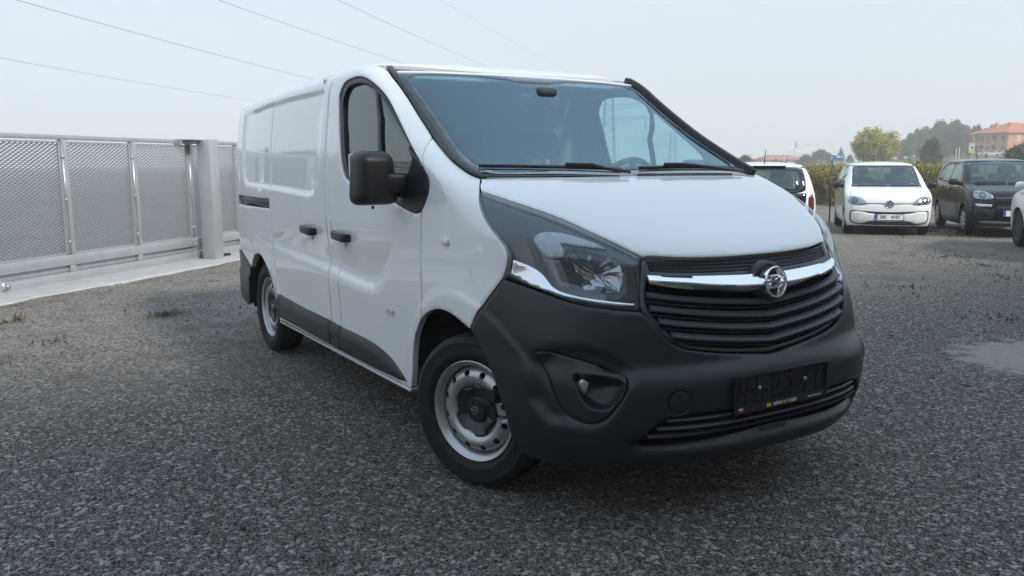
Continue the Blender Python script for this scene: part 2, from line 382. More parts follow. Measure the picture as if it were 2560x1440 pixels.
WIN = [(-1.372,1.765),(-1.352,1.8),(-1.305,1.836),(-1.162,1.851),(-.937,1.845),(-.81,1.825),(-.692,1.787),(-.573,1.726),(-.472,1.647),(-.381,1.559),(-.31,1.48),(-.258,1.394),(-.224,1.31),(-.225,1.285),(-.25,1.238),(-.305,1.185),(-.339,1.174),(-.392,1.175),(-.48,1.188),(-.63,1.215),(-.88,1.256),(-1.127,1.300),(-1.19,1.310),(-1.235,1.338),(-1.270,1.394),(-1.312,1.529),(-1.35,1.665)]
GLS = [(-1.318,1.725),(-1.300,1.772),(-1.254,1.806),(-1.162,1.817),(-.964,1.810),(-.81,1.792),(-.70,1.757),(-.60,1.70),(-.50,1.622),(-.41,1.535),(-.345,1.455),(-.30,1.37),(-.285,1.30),(-.31,1.235),(-.37,1.212),(-.52,1.232),(-.853,1.285),(-1.10,1.325),(-1.18,1.348),(-1.222,1.41),(-1.262,1.53),(-1.300,1.66)]
RARCH = [(-3.386,.608),(-3.337,.655),(-3.237,.710),(-3.126,.735),(-3.004,.733),(-2.91,.699),(-2.825,.648),(-2.751,.584),(-2.70,.530),(-2.657,.450),(-2.60,.318)]
SLR = [(-2.70,1.898),(-2.70,1.25),(-2.70,1.10),(-2.688,.97),(-2.668,.86),(-2.658,.79),(-2.646,.63),(-2.640,.518)]
for side in (0, 1):
    mir = bool(side); kw = dict(body=VAN, mirror=mir)
    sy = 1 if mir else -1
    dxw = -.11 if mir else 0; WN = [(a+dxw, z) for a, z in WIN]; GN_ = [(a+dxw, z) for a, z in GLS]
    # front door
    od = FARCH[::-1][::-1]
    out = [(-1.374,.318)]+FARCH[:-1]+FSEAM+APO+[(-.86,1.908),(-1.2,1.922),(-1.40,1.915)]+DOOR_REAR[:-1]
    door = panel('front_door', outline=out, m=PAINT, parent=van, holes=[WN], h=.017, depth=.03, gap=.0032, **kw)
    panel('window_seal', outline=WN, holes=[GN_], m=BLKP, parent=door, h=.015, gap=.0025, off=-.008, depth=.02, **kw)
    panel('window_pane', outline=GN_, m=SGLASS, parent=door, h=.04, gap=-.004, off=-.022, depth=.004, rim=.001, **kw)
    panel('window_bar', outline=[(q_+dxw*(.6 if z_ > 1.6 else 1), z_) for q_, z_ in ((-.700,1.80),(-.735,1.775),(-.792,1.692),(-.842,1.612),(-.828,1.54),(-.815,1.471),(-.800,1.395),(-.79,1.262),(-.745,1.256),(-.757,1.395),(-.770,1.471),(-.786,1.54),(-.798,1.612),(-.722,1.692),(-.682,1.778))], m=BLKP, parent=door, h=.03, off=-.010, depth=.012, smooth=False, **kw)
    # mirror sail in the front corner of the window
    panel('mirror_base', outline=[(-.372,1.478),(-.252,1.392),(-.216,1.31),(-.222,1.275),(-.25,1.232),(-.305,1.180),(-.345,1.168),(-.395,1.168),(-.50,1.185),(-.56,1.200),(-.53,1.235),(-.46,1.35)], m=MIRP, parent=door, h=.015, off=.004, depth=.03, rim=.006, **kw)
    # sill cladding in the colour of the bumper, three lengths
    def cl(a, z): return .016-.013*sstep((z-.445)/.05)
    CT = [(-1.374,.480),(-1.2,.479),(-.998,.474),(-.84,.460),(-.697,.427),(-.593,.380),(-.52,.338)]
    panel('sill_cladding', outline=[(-1.374,.338),(-.9,.336)]+CT[::-1], m=BLKP, parent=door, h=.02, off=lambda a, z: .016-.013*sstep((z-(np.interp(a, [q[0] for q in CT], [q[1] for q in CT])-.045))/.04), depth=.03, gap=.003, **kw)
    # door pillar strip between the doors
    pil = panel('door_pillar', outline=[(-1.535,.318),(-1.374,.318)]+DOOR_REAR[::-1][1:]+[(-1.535,1.902)], m=PAINT, parent=van, h=.02, depth=.03, gap=.0025, **kw)
    panel('sill_cladding', outline=[(-1.532,.338),(-1.376,.338),(-1.374,.48),(-1.532,.488)], m=BLKP, parent=pil, h=.02, off=cl, depth=.03, gap=.003, smooth=False, **kw)
    # sliding door and rear quarter
    sld = panel('sliding_door', outline=[(-2.60,.318),(-1.538,.318),(-1.538,1.0),(-1.538,1.898)]+SLR[:-1]+[(-2.645,.43)], m=PAINT, parent=van, h=.016, depth=.03, gap=.0038, **kw)
    panel('sill_cladding', outline=[(-2.575,.345),(-1.541,.338),(-1.541,.488),(-2.0,.492),(-2.615,.508),(-2.622,.45)], m=BLKP, parent=sld, h=.02, off=cl, depth=.03, gap=.004, smooth=False, **kw)
    SLOT = [(-3.90,1.150),(-2.703,1.160),(-2.703,1.090),(-3.90,1.074)]
    qo = [(-2.60,.318)]+[(-2.645,.43)]+SLR[::-1][1:]+[(-3.3,1.880),(-3.85,1.865),(-3.965,1.85),(-3.985,1.7),(-4.0,1.2),(-4.0,.70),(-3.90,.69),(-3.66,.64)]+RARCH[:-1]
    qtr = panel('rear_quarter', outline=qo, m=PAINT, parent=van, holes=[SLOT], h=.018, depth=.03, gap=.003, **kw)
    panel('sliding_rail', outline=[(-3.92,1.158),(-2.695,1.168),(-2.695,1.082),(-3.92,1.066)], m=BLKS, parent=qtr, h=.04, off=-.022, depth=.004, smooth=False, **kw)
    panel('rail_track', outline=[(-3.90,1.124),(-2.72,1.134),(-2.72,1.112),(-3.90,1.102)], m=BLKP, parent=qtr, h=.04, off=-.010, depth=.014, smooth=False, **kw)
    panel('sill_lip', outline=[(-2.585,.302),(-.485,.302),(-.482,.3165),(-2.595,.3165)], m=PAINT, parent=van, h=.02, off=.006, depth=.05, smooth=False, gap=0, **kw)
    panel('rear_bumper_corner', outline=[(-3.386,.606),(-3.66,.638),(-3.90,.688),(-4.0,.698),(-4.03,.55),(-4.0,.30),(-3.60,.285),(-3.47,.32),(-3.42,.45)], m=BLKP, parent=van, h=.02, off=lambda a, z: .012+.015*sstep((.56-z)/.03), depth=.05, **kw)
    # front wing
    fo = ARCH2[:0:-1]+FSEAM+[(-.028,1.47),(.085,1.411),(.159,1.38),(.235,1.351),(.299,1.334),(.300,1.308)]+HLR[::-1]+FBUMP[::-1][1:-1]
    wing = panel('front_wing', outline=fo, m=PAINT, parent=van, h=.016, depth=.03, gap=.003, **kw)
    pm = VAN.surf(np.array([-.056]), np.array([1.065]))[0][0]
    mb = MB(); mb.box((pm[0], sy*(abs(pm[1])+.004), pm[2]), (.058, .022, .030), bev=.008)
    mb.build('side_repeater', mat('clear_orange_white_lens', (.75, .72, .66), .12, coat=1), wing, True)
    # door handles
    for hp, hx, hz in ((door, -1.285, 1.003), (sld, -1.845, 1.001)):
        q = VAN.surf(np.array([hx]), np.array([hz]))[0][0]; y = abs(q[1])
        prof_ = [(-.112, .002, .030, .006), (-.108, .016, .040, .014), (-.085, .030, .046, .017), (-.04, .037, .046, .015), (.02, .039, .046, .015), (.08, .037, .048, .017), (.108, .030, .048, .018), (.120, .014, .044, .014), (.122, .002, .036, .006)]
        mb = MB(); V_ = []; ns_ = 12
        for dx_, oy, hh_, tt_ in prof_:
            for q in range(ns_): a_ = 2*math.pi*q/ns_; cx_, cz_ = math.cos(a_), math.sin(a_); V_.append((hx+dx_, sy*(y+oy+tt_*.62*math.copysign(abs(cx_)**.6, cx_)), hz-.004*dx_/.1+hh_*.5*math.copysign(abs(cz_)**.6, cz_)))
        mb.add(V_, [(k_*ns_+q, k_*ns_+(q+1) % ns_, (k_+1)*ns_+(q+1) % ns_, (k_+1)*ns_+q) for k_ in range(len(prof_)-1) for q in range(ns_)]+[tuple(range(ns_)), tuple((len(prof_)-1)*ns_+q for q in range(ns_))])
        mb.build('door_handle', BLKP, hp, True)
        mb = MB(); mb.add([(hx+.01+.042*math.cos(t*.349), sy*(y+.0025), hz+.004+.072*math.sin(t*.349)) for t in range(18)], [tuple(range(18))[::(1 if sy < 0 else -1)]])
        mb.build('handle_cup', mat('white_paint_cup_shade', (.62, .63, .64), .4, coat=.6), hp, False)  # flat disc; the grip hollow's shade is put into its greyer white
    # side mirror
    my, mx, mz = ((1.075, -.50, 1.330) if not mir else (.985, -.56, 1.29))     # the far one is folded in
    bm = bmesh.new(); bmesh.ops.create_cube(bm, size=1)
    for v in bm.verts:
        top = v.co.z > 0; outer = v.co.y*sy > 0; frt = v.co.x > 0
        v.co = Vector(((.055 if frt else -.085)*(1 if not top else .92), v.co.y*(.232 if not top else .222)*(1 if frt else 1.04), v.co.z*.258))
        if frt: v.co.y *= .86; v.co.z *= .90
        if top: v.co.y = v.co.y*.86+sy*.010
    bmesh.ops.bevel(bm, geom=list(bm.edges), offset=.046, segments=5, profile=.5, affect='EDGES')
    bmesh.ops.translate(bm, verts=bm.verts, vec=(mx, sy*my, mz)); me = bpy.data.meshes.new('mirror_housing'); bm.to_mesh(me); bm.free()
    me.materials.append(MIRP); mo = link(bpy.data.objects.new('side_mirror', me), van); sharp(mo, 50)
    mb = MB(); mb.box((mx-.088, sy*my, mz+.01), (.006, .19, .20), bev=.002); mb.build('mirror_glass', CHROME, mo, True)
    mb = MB(); mb.box((mx+.016, sy*(my-.12), mz-.022), (.095, .17, .088), bev=.016); mb.box((mx-.005, sy*(my-.165), mz-.062), (.085, .12, .060), bev=.012)
    mb.box((mx+.008, sy*(my-.155), mz-.085), (.045, .05, .03), bev=.01); mb.build('mirror_arm', MIRP, mo, True)
    mb = MB(); mb.tube([(mx, sy*(my+.02), mz-.126), (mx, sy*(my+.02), mz-.140)], .007, 8); mb.build('outside_temperature_sensor', BLKS, mo, True)
    # A pillar cover
    V0 = lambda U: U-1.25
    apo = [(-.669,1.893),(-.668,1.815),(-.682,1.728),(-.724,1.603),(-.755,1.523),(-.772,1.47),(-.781,1.411),(-.770,1.38),(-.755,1.351),(-.733,1.334)]
    api = [(-.690,1.334),(-.712,1.371),(-.728,1.411),(-.694,1.532),(-.668,1.63),(-.643,1.737),(-.630,1.859),(-.634,1.893)]
    panel('pillar_cover', outline=apo+api, m=BLKS, parent=van, dom='V', h=.012, off=(.030 if mir else .012), depth=.05, rim=(.009 if mir else .005), **kw)
# hood, windscreen, roof
half = [(-.729,1.336),(-.732,1.331),(-.778,1.308),(-.806,1.286),(-.740,1.262),(-.679,1.236),(-.587,1.188),(-.516,1.128),(-.467,1.079),(-.430,1.046),(-.415,1.0495),(-.311,1.041),(-.234,1.037),(-.11,1.034)]
def sym(p): return p+[(-a, z) for a, z in p[::-1] if a < 0]
hood = panel('bonnet', VAN, sym([(0,1.342),(-.3,1.341),(-.6,1.338)]+half)[::1], PAINT, van, 'V', h=.013, depth=.03, gap=.0025, rim=.004)
wsp = [(0,1.335),(-.4,1.334),(-.70,1.334),(-.730,1.371),(-.741,1.411),(-.700,1.532),(-.672,1.63),(-.647,1.737),(-.634,1.862),(-.446,1.868),(-.2,1.874),(0,1.875)]
GI = [(0,1.372),(-.35,1.370),(-.62,1.368),(-.675,1.40),(-.680,1.44),(-.652,1.54),(-.625,1.64),(-.605,1.74),(-.585,1.828),(-.54,1.848),(-.30,1.857),(-.20,1.850),(-.10,1.834),(0,1.832)]
ws = panel('windscreen_border', VAN, sym(wsp), FRIT, van, 'V', holes=[sym(GI)], h=.02, off=-.004, depth=.006)
panel('windscreen', VAN, sym(GI), WGLASS, ws, 'V', h=.03, gap=-.003, off=-.005, depth=.003, rim=.001)
vs_ = np.linspace(-.665, .665, 61)
zt_ = np.interp(np.abs(vs_), [0, .2, .446, .634, .665], [1.8762, 1.8752, 1.8692, 1.8635, 1.8625]); fr = VAN.P(VAN.A_of('V', vs_, zt_), zt_)
ro = [tuple(p[:2]) for p in fr if abs(p[1]) < .80]
xs_ = np.array([-.90,-1.0,-1.15,-1.35,-1.55,-2.0,-2.5,-3.0,-3.5,-3.93])
ys_ = VAN.Y(xs_, np.array([1.895,1.907,1.921,1.92,1.905,1.902,1.9,1.888,1.878,1.87]))-.004
ro = [(x, -y) for x, y in zip(xs_, ys_)][::-1]+ro+[(x, y) for x, y in zip(xs_, ys_)]
def roofpos(x, y, off):
    z = VAN.Z(x, y); return np.stack([x, y, z+off], -1)
roof = panel('roof', VAN, ro, PAINT, van, h=.03, depth=.022, gap=.0, rim=.006, pos=roofpos, smooth=False)
# tail: doors as one curved sheet with glassless panels
mb = MB(); zz = np.linspace(.34, 1.86, 30); yy = np.linspace(-.80, .80, 30)
Zg, Yg = np.meshgrid(zz, yy, indexing='ij'); wq = Wv(np.full(Zg.shape, -3.93), Zg); Xg = -3.93-.136*np.clip(1-(np.abs(Yg)/wq)**NZ(Zg), 0.02, 1)**(1/NZ(Zg))
V = np.stack([Xg, Yg, Zg], -1).reshape(-1, 3); mb.add(V, [(i*30+j, i*30+30+j, i*30+31+j, i*30+1+j) for i in range(29) for j in range(29)])
mb.build('rear_door', PAINT, van, True)
mb = MB(); mb.box((-4.05, 0, .46), (.10, 1.5, .26), bev=.03); mb.build('rear_bumper', BLKP, van, True)
# inner linings that close the gaps, with the wheel wells and the cab opening left out
inw = [(-4.0,.30),(-3.45,.30),(-3.42,.50),(-3.36,.62),(-3.10,.74),(-2.86,.68),(-2.72,.56),(-2.62,.30),(-.49,.30),(-.44,.55),(-.34,.69),(-.07,.77),(.11,.74),(.20,.80),(.27,.90),(.30,1.1),(.26,1.30),(-.05,1.44),(-.33,1.62),(-.56,1.77),(-.72,1.86),(-1.5,1.885),(-3.9,1.85)]
for mir in (False, True):
    panel('body_lining', VAN, inw, VOID, van, 'X', holes=[[(a-(.11 if mir else 0), z) for a, z in WIN]], h=.05, off=-.030, depth=.004, mirror=mir, gap=0)
# bumper, with the openings of the grille, the intake and the fog lamp pockets
gl = [(-.470,.854),(-.448,.822),(-.417,.771),(-.389,.737),(-.354,.715),(-.289,.695),(-.197,.677),(-.10,.664),(0,.656)]
bo_half = [(0,.262),(-.25,.255),(-.45,.250),(-.62,.248),(-.78,.250),(-.900,.258),(-.929,.353),(-.939,.403),(-.965,.468),(-1.008,.562),(-1.045,.631),(-1.093,.690),(-1.12,.719)]
bo2 = [(q[0]-1.25, q[1]-.002) for q in FBUMP[1:]]+[(-.855,.934),(-.784,.916),(-.721,.897),(-.662,.880),(-.579,.867),(-.474,.854)]
INT = [(0,.362),(-.17,.352),(-.43,.346),(-.505,.346),(-.520,.357),(-.489,.417),(-.448,.459),(-.391,.473),(-.22,.473),(-.10,.473),(0,.473)]
FOGP = [(.451,.689),(.461,.695),(.484,.697),(.591,.676),(.697,.639),(.707,.626),(.707,.609),(.700,.588),(.675,.530),(.658,.496),(.636,.464),(.609,.448),(.575,.444),(.541,.454),(.520,.473),(.500,.511),(.466,.613)]
FV = [(a-1.25, z) for a, z in FOGP]
bh = bo_half+bo2+gl[1:]
TOW = [(-.400+.034*math.cos(t*.3142), .527+.043*math.sin(t*.3142)) for t in range(20)]
bump = panel('front_bumper', VAN, sym(bh), BLKP, van, 'V', holes=[sym(INT), FV, [(-a, z) for a, z in FV], TOW, ], h=.014, depth=.035, gap=.003, rim=.005, hole_gap=.001)
panel('towing_eye_cover', VAN, TOW, BLKP, bump, 'V', h=.02, depth=.01, gap=.0015, rim=.001)
for mir in (False, True):
    FO_ = [(.553,.606),(.556,.622),(.566,.630),(.586,.632),(.640,.628),(.690,.617),(.699,.606),(.696,.591),(.673,.535),(.653,.508),(.632,.500),(.605,.505),(.583,.522),(.566,.555)]
    FOv = [(a-1.25, z) for a, z in FO_]; ctr = np.array(FOv).mean(0)
    fp = panel('fog_lamp_surround', VAN, FV, BLKP, bump, 'V', holes=[FOv], h=.012, depth=.02, gap=.002, rim=.003, mirror=mir, off=lambda a, z: .014*sstep((.66-z)/.03)*sstep((a+.70)/.06)*1.0, hole_gap=0)
    # funnel down to the lamp
    q = spline(FOv, .014); n = len(q); 
    if area2(q) < 0: q = q[::-1]
    mb = MB(); rings = []
    lc = np.array([-.668, .575])
    for t, o in ((0, -.004), (.12, -.022), (.3, -.038), (.62, -.045), (.72, -.05)):
        qq = q*(1-t)+(lc+(q-q.mean(0))*.5)*t
        rings.append(VAN.surf(VAN.A_of('V', qq[:, 0], qq[:, 1]), qq[:, 1], np.full(n, o))[0])
    Vr = np.vstack(rings)*(np.array([1, -1, 1]) if mir else 1)
    Fr = [(k*n+i, k*n+(i+1) % n, (k+1)*n+(i+1) % n, (k+1)*n+i) for k in range(len(rings)-1) for i in range(n)]+[tuple((len(rings)-1)*n+i for i in range(n))]
    mb.add(Vr, Fr if mir else [f for f in Fr]); mb.build('fog_lamp_pocket', BLKP, bump, True)
    p, nn = VAN.surf(VAN.A_of('V', np.array([-.668]), np.array([.578])), np.array([.578]), np.array([-.047]))
    p = p[0]; sy = 1 if mir else -1
    c = Vector((p[0], -p[1] if mir else p[1], p[2])); ax = Vector((.94, sy*-.0+(-.34 if not mir else .34), 0)).normalized(); rot = Vector((0, 1, 0)).rotation_difference(ax).to_matrix()
    mb = MB(); mb.lathe([(.0, -.006), (.020, -.007), (.033, -.011), (.036, -.018), (.036, -.05)], 28); mb.V = [tuple(rot @ Vector(v)+c) for v in mb.V]
    mb.build('fog_lamp', mat('fog_lamp_glass', (.72, .70, .66), .06, .55, coat=1, noise=(55, .5)), bump, True)
# black backing behind grille and intake
panel('engine_bay_lining', VAN, sym([(0,.27),(-.5,.27),(-.9,.28),(-.9,.60),(-.88,1.0),(-.70,1.20),(-.5,1.13),(-.40,1.02),(0,1.02)]), VOID, van, 'V', h=.05, off=-.10, depth=.004)
panel('grille_backing', VAN, sym([(0,.655),(-.2,.675),(-.36,.715),(-.42,.77),(-.48,.86),(-.44,1.045),(-.2,1.03),(0,1.028)]), VOID, van, 'V', h=.03, off=-.06, depth=.02)
panel('intake_backing', VAN, sym([(0,.34),(-.5,.335),(-.53,.36),(-.46,.47),(-.39,.48),(0,.48)]), VOID, van, 'V', h=.03, off=-.05, depth=.02)
# grille: frame, five paired slats with a kink at the centre, mesh strip, chrome bar, emblem
def ribbon(name, m, rows, parent, n=81, close=True):
    """sweep: rows of (v array, z array, off array) joined into a closed strip"""
    R_ = [VAN.surf(VAN.A_of('V', np.asarray(v), np.asarray(z)), np.asarray(z), np.asarray(o)*np.ones(len(v)))[0] for v, z, o in rows]
    k = len(R_); V = np.vstack(R_); N_ = len(R_[0]); F = []
    for a in range(k if close else k-1):
        b = (a+1) % k
        for i in range(N_-1): F.append((a*N_+i, a*N_+i+1, b*N_+i+1, b*N_+i))
    if close: F += [tuple(a*N_ for a in range(k)), tuple(a*N_+N_-1 for a in range(k))[::-1]]
    o = mobj(name, V, F, m, parent); return sharp(o, 40)
grl = panel('grille_frame', VAN, sym([(0,.6575)]+[(a, z+.0015) for a, z in gl[::-1][1:]]+[(-.468,.93),(-.450,1.00),(-.436,1.040),(-.43,1.045),(-.414,1.047),(-.311,1.0395),(-.234,1.035),(0,1.032)]), GRILLE, van, 'V',
      holes=[sym([(0,.672),(-.10,.680),(-.197,.693),(-.285,.711),(-.345,.730),(-.377,.751),(-.405,.785),(-.436,.832),(-.452,.862),(-.453,.925),(-.443,.965),(-.30,.960),(-.15,.955),(0,.953)]), sym([(0,.982),(-.2,.986),(-.34,.992),(-.424,.998),(-.420,1.038),(-.31,1.0345),(-.2,1.031),(0,1.029)])], h=.014, off=-.016, depth=.03, gap=.001, rim=.003)
SL = [([0,.10,.27,.375,.455],[.856,.865,.885,.900,.916],.452),([0,.12,.28,.38,.46],[.807,.817,.838,.855,.870],.447),([0,.16,.28,.39,.45],[.759,.775,.793,.812,.826],.425),([0,.16,.31,.41],[.708,.727,.751,.772],.390)]
for vv, zz, vm in SL:
    f = pchip(vv, zz); v = np.linspace(-vm, vm, 91); z = f(np.abs(v))
    for dz, hh, pr in ((0, .0125, .003), (-.0225, .0042, -.010)):
        ribbon('grille_slat', GRILLE, [(v, z+dz+hh, pr-.020+0*v), (v, z+dz+hh*.75, pr-.008+0*v), (v, z+dz-hh*.45, pr+.006+0*v), (v, z+dz-hh, pr+.004+0*v), (v, z+dz-hh, pr-.03+0*v)], grl)
v = np.linspace(-.425, .425, 60)
# honeycomb strip: two crossed families of thin wires
mb = MB(); zlo = lambda v: .984+.014*np.abs(v)/.42; zhi = lambda v: 1.030+.007*np.abs(v)/.42
def gp(v, t, o): 
    z = zlo(v)*(1-t)+zhi(v)*t; return VAN.surf(VAN.A_of('V', np.array([v]), np.array([z])), np.array([z]), np.array([o]))[0][0]
for i in range(110):
    a = -.42+i*.84/109
    for d in (-1, 1):
        b = a+d*.014
        if abs(b) < .421: mb.tube([gp(a, 0, -.022), gp(b, 1, -.022)], .0026, 4, False)
for t in (.0, .33, .66, 1):
    mb.tube([gp(q, t, -.021) for q in np.linspace(-.42, .42, 50)], .0022, 4, False)
stuff(mb.build('grille_mesh', BLKP, grl))
ft, fm, fb = pchip([0,.09,.17,.26,.37,.44],[.962,.962,.965,.969,.975,.982]), pchip([0,.14,.25,.31,.436],[.921,.926,.936,.946,.964]), pchip([0,.11,.22,.31,.40,.44],[.894,.900,.914,.925,.942,.953])
v = np.linspace(-.440, .440, 101); av = np.abs(v)
tp_ = 1-.75*np.clip((av-.20)/.24, 0, 1)**2
ribbon('chrome_bar', CHROME, [(v, ft(av)+.001, -.010+0*v), (v, ft(av)-.001, .012*tp_), (v, fm(av)+.006, .036*tp_), (v, fm(av)-.003, .042*tp_), (v, fm(av)-.008, .041*tp_), (v, fb(av)+.008, .026*tp_), (v, fb(av)-.002, .010*tp_), (v, fb(av), -.03+0*v), (v, ft(av), -.03+0*v)], van)
def emblem(name, rad, thick, depth, M, parent, m=CHROME):
    """ring with a sharp zig-zag bar across it"""
    mb = MB(); mb.lathe([(rad, -depth), (rad, -.001), (rad-thick*.3, .003), (rad-thick*.75, .003), (rad-thick, -.002), (rad-thick, -depth)], 48, 'X')
    s = rad/.064; t = .0045
    for sg in (1, -1):
        o = [(-.072*s, .0060*s), (-.068*s, -.0005*s), (-.006*s, .0005*s), (-.022*s, -.017*s), (.008*s, .0005*s), (.026*s, .016*s), (.008*s, .0085*s)]
        o = [(sg*a, sg*b) for a, b in o]; n_ = len(o)
        mb.add([(.006, a, b) for a, b in o]+[(-.004, a, b) for a, b in o], [tuple(range(n_)), tuple(range(2*n_-1, n_-1, -1))]+[(i, (i+1) % n_, n_+(i+1) % n_, n_+i) for i in range(n_)])
    mb.V = [tuple(M @ Vector(q)) for q in mb.V]; o = mb.build(name, m, parent); return sharp(o, 30)
bx, bz = .892, .934
mb = MB(); mb.lathe([(.078, -.05), (.078, -.012), (.060, -.010), (0, -.010)], 40, 'X', center=(bx-.008, 0, bz)); mb.build('emblem_seat', BLKS, van, True)
emblem('emblem', .062, .0105, .030, Matrix.Translation((bx+.020, 0, bz)) @ Matrix.Rotation(R(-8), 4, 'Y'), van)
# lower intake slats
for k, (zc, vm) in enumerate(((.447, .435), (.415, .462), (.383, .488))):
    v = np.linspace(-vm, vm, 71); z = zc+.012*(np.abs(v)/.5)**2
    ribbon('intake_slat', GRILLE, [(v, z+.004, -.030+0*v), (v, z+.004, -.012+0*v), (v, z-.003, -.008+0*v), (v, z-.006, -.03+0*v)], bump)
# number plate holder with printed strip
PH = Matrix.Translation((.958, 0, .526)) @ Matrix.Rotation(R(0), 4, 'X') @ Matrix(((0, 0, 1, 0), (1, 0, 0, 0), (0, 1, 0, 0), (0, 0, 0, 1)))  # local x->Y, y->Z, z->X
hold = MB(); Wd, Hd = .528, .148
for c, d in (((0, Hd/2-.004, .006), (Wd, .008, .014)), ((-Wd/2+.004, 0, .006), (.008, Hd, .014)), ((Wd/2-.004, 0, .006), (.008, Hd, .014)), ((0, -Hd/2+.014, .005), (Wd, .028, .012)), ((0, .01, -.001), (Wd-.01, Hd-.03, .006))): hold.box(c, d, bev=.002)
rr = random.Random(3)
for cx_, n_ in ((-.19, 5), (-.09, 4), (0, 7), (.10, 4), (.19, 5)):
    for _ in range(n_*2): hold.box((cx_+rr.uniform(-.045, .045), rr.uniform(-.035, .055), .0035), (rr.choice((.006, .012, .022)), rr.choice((.005, .018, .03)), rr.uniform(.004, .009)))
for x_ in (-.245, -.2, -.14, -.05, .05, .14, .2, .245): hold.box((x_, .013, .004), (.003, .105, .008))
for y_ in (-.02, .02, .05): hold.box((0, y_, .004), (Wd-.03, .003, .007))
hold.V = [tuple(PH @ Vector(q)) for q in hold.V]
ho = hold.build('number_plate_holder', BLKS, van)
for sx in (-.13, .13):
    mb = MB(); mb.lathe([(.0075, .004), (.0075, .011), (.005, .013), (0, .013)], 12, 'Z', center=(sx, .016, 0)); mb.V = [tuple(PH @ Vector(q)) for q in mb.V]; mb.build('screw', SILVER, ho, True)
def plate_text(txt, size, x, y, z, m, M, parent, name='lettering', bold=True, xs=1, shear=0, depth=.0008):
    V_, F_ = text_mesh(txt, size, depth, bold, xs, shear); V_ = V_+np.array([x, y, z]); o = mobj(name, [M @ Vector(q) for q in V_], F_, m, parent, False); return o
YEL = mat('yellow_print', (.75, .48, .05), .5); WHP = mat('white_print', (.75, .75, .76), .5)
plate_text('REVO', .0185, -.030, -.0605, .0118, WHP, PH, ho, shear=.2); plate_text('NIT', .0185, .014, -.0605, .0118, YEL, PH, ho, shear=.2); plate_text('CARS', .0185, .056, -.0605, .0118, WHP, PH, ho, shear=.2)
plate_text('...built in the streets!', .0105, .185, -.0600, .0118, WHP, PH, ho, bold=False, shear=.2)
mb = MB(); mb.box((-.078, -.0605, .0115), (.022, .013, .001)); mb.V = [tuple(PH @ Vector(q)) for q in mb.V]; mb.build('gold_crest', YEL, ho)
for k_, (c_, dy) in enumerate((((.7, .7, .72), .005), ((.45, .02, .03), -.004))):
    mb = MB(); mb.box((-.232+k_*.002, -.0605+dy, .0115), (.022, .0075, .001)); mb.V = [tuple(PH @ Vector(q)) for q in mb.V]; mb.build('flag_stripe', mat('flag_%s' % ('white', 'red')[k_], c_, .5), ho)
# "2900" badge on the door
q, nn = VAN.surf(np.array([-.685]), np.array([.668])); q = q[0]
BM = Matrix.Translation((q[0], q[1]-.006, q[2])) @ Matrix(((1, 0, 0, 0), (0, 0, -1, 0), (0, 1, 0, 0), (0, 0, 0, 1)))
door_r = [o for o in van.children if o.name.startswith('front_door')][0]
plate_text('2900', .036, 0, 0, .002, CHROME, BM, door_r, name='model_badge', bold=True, xs=1.1, depth=.004, shear=.15)
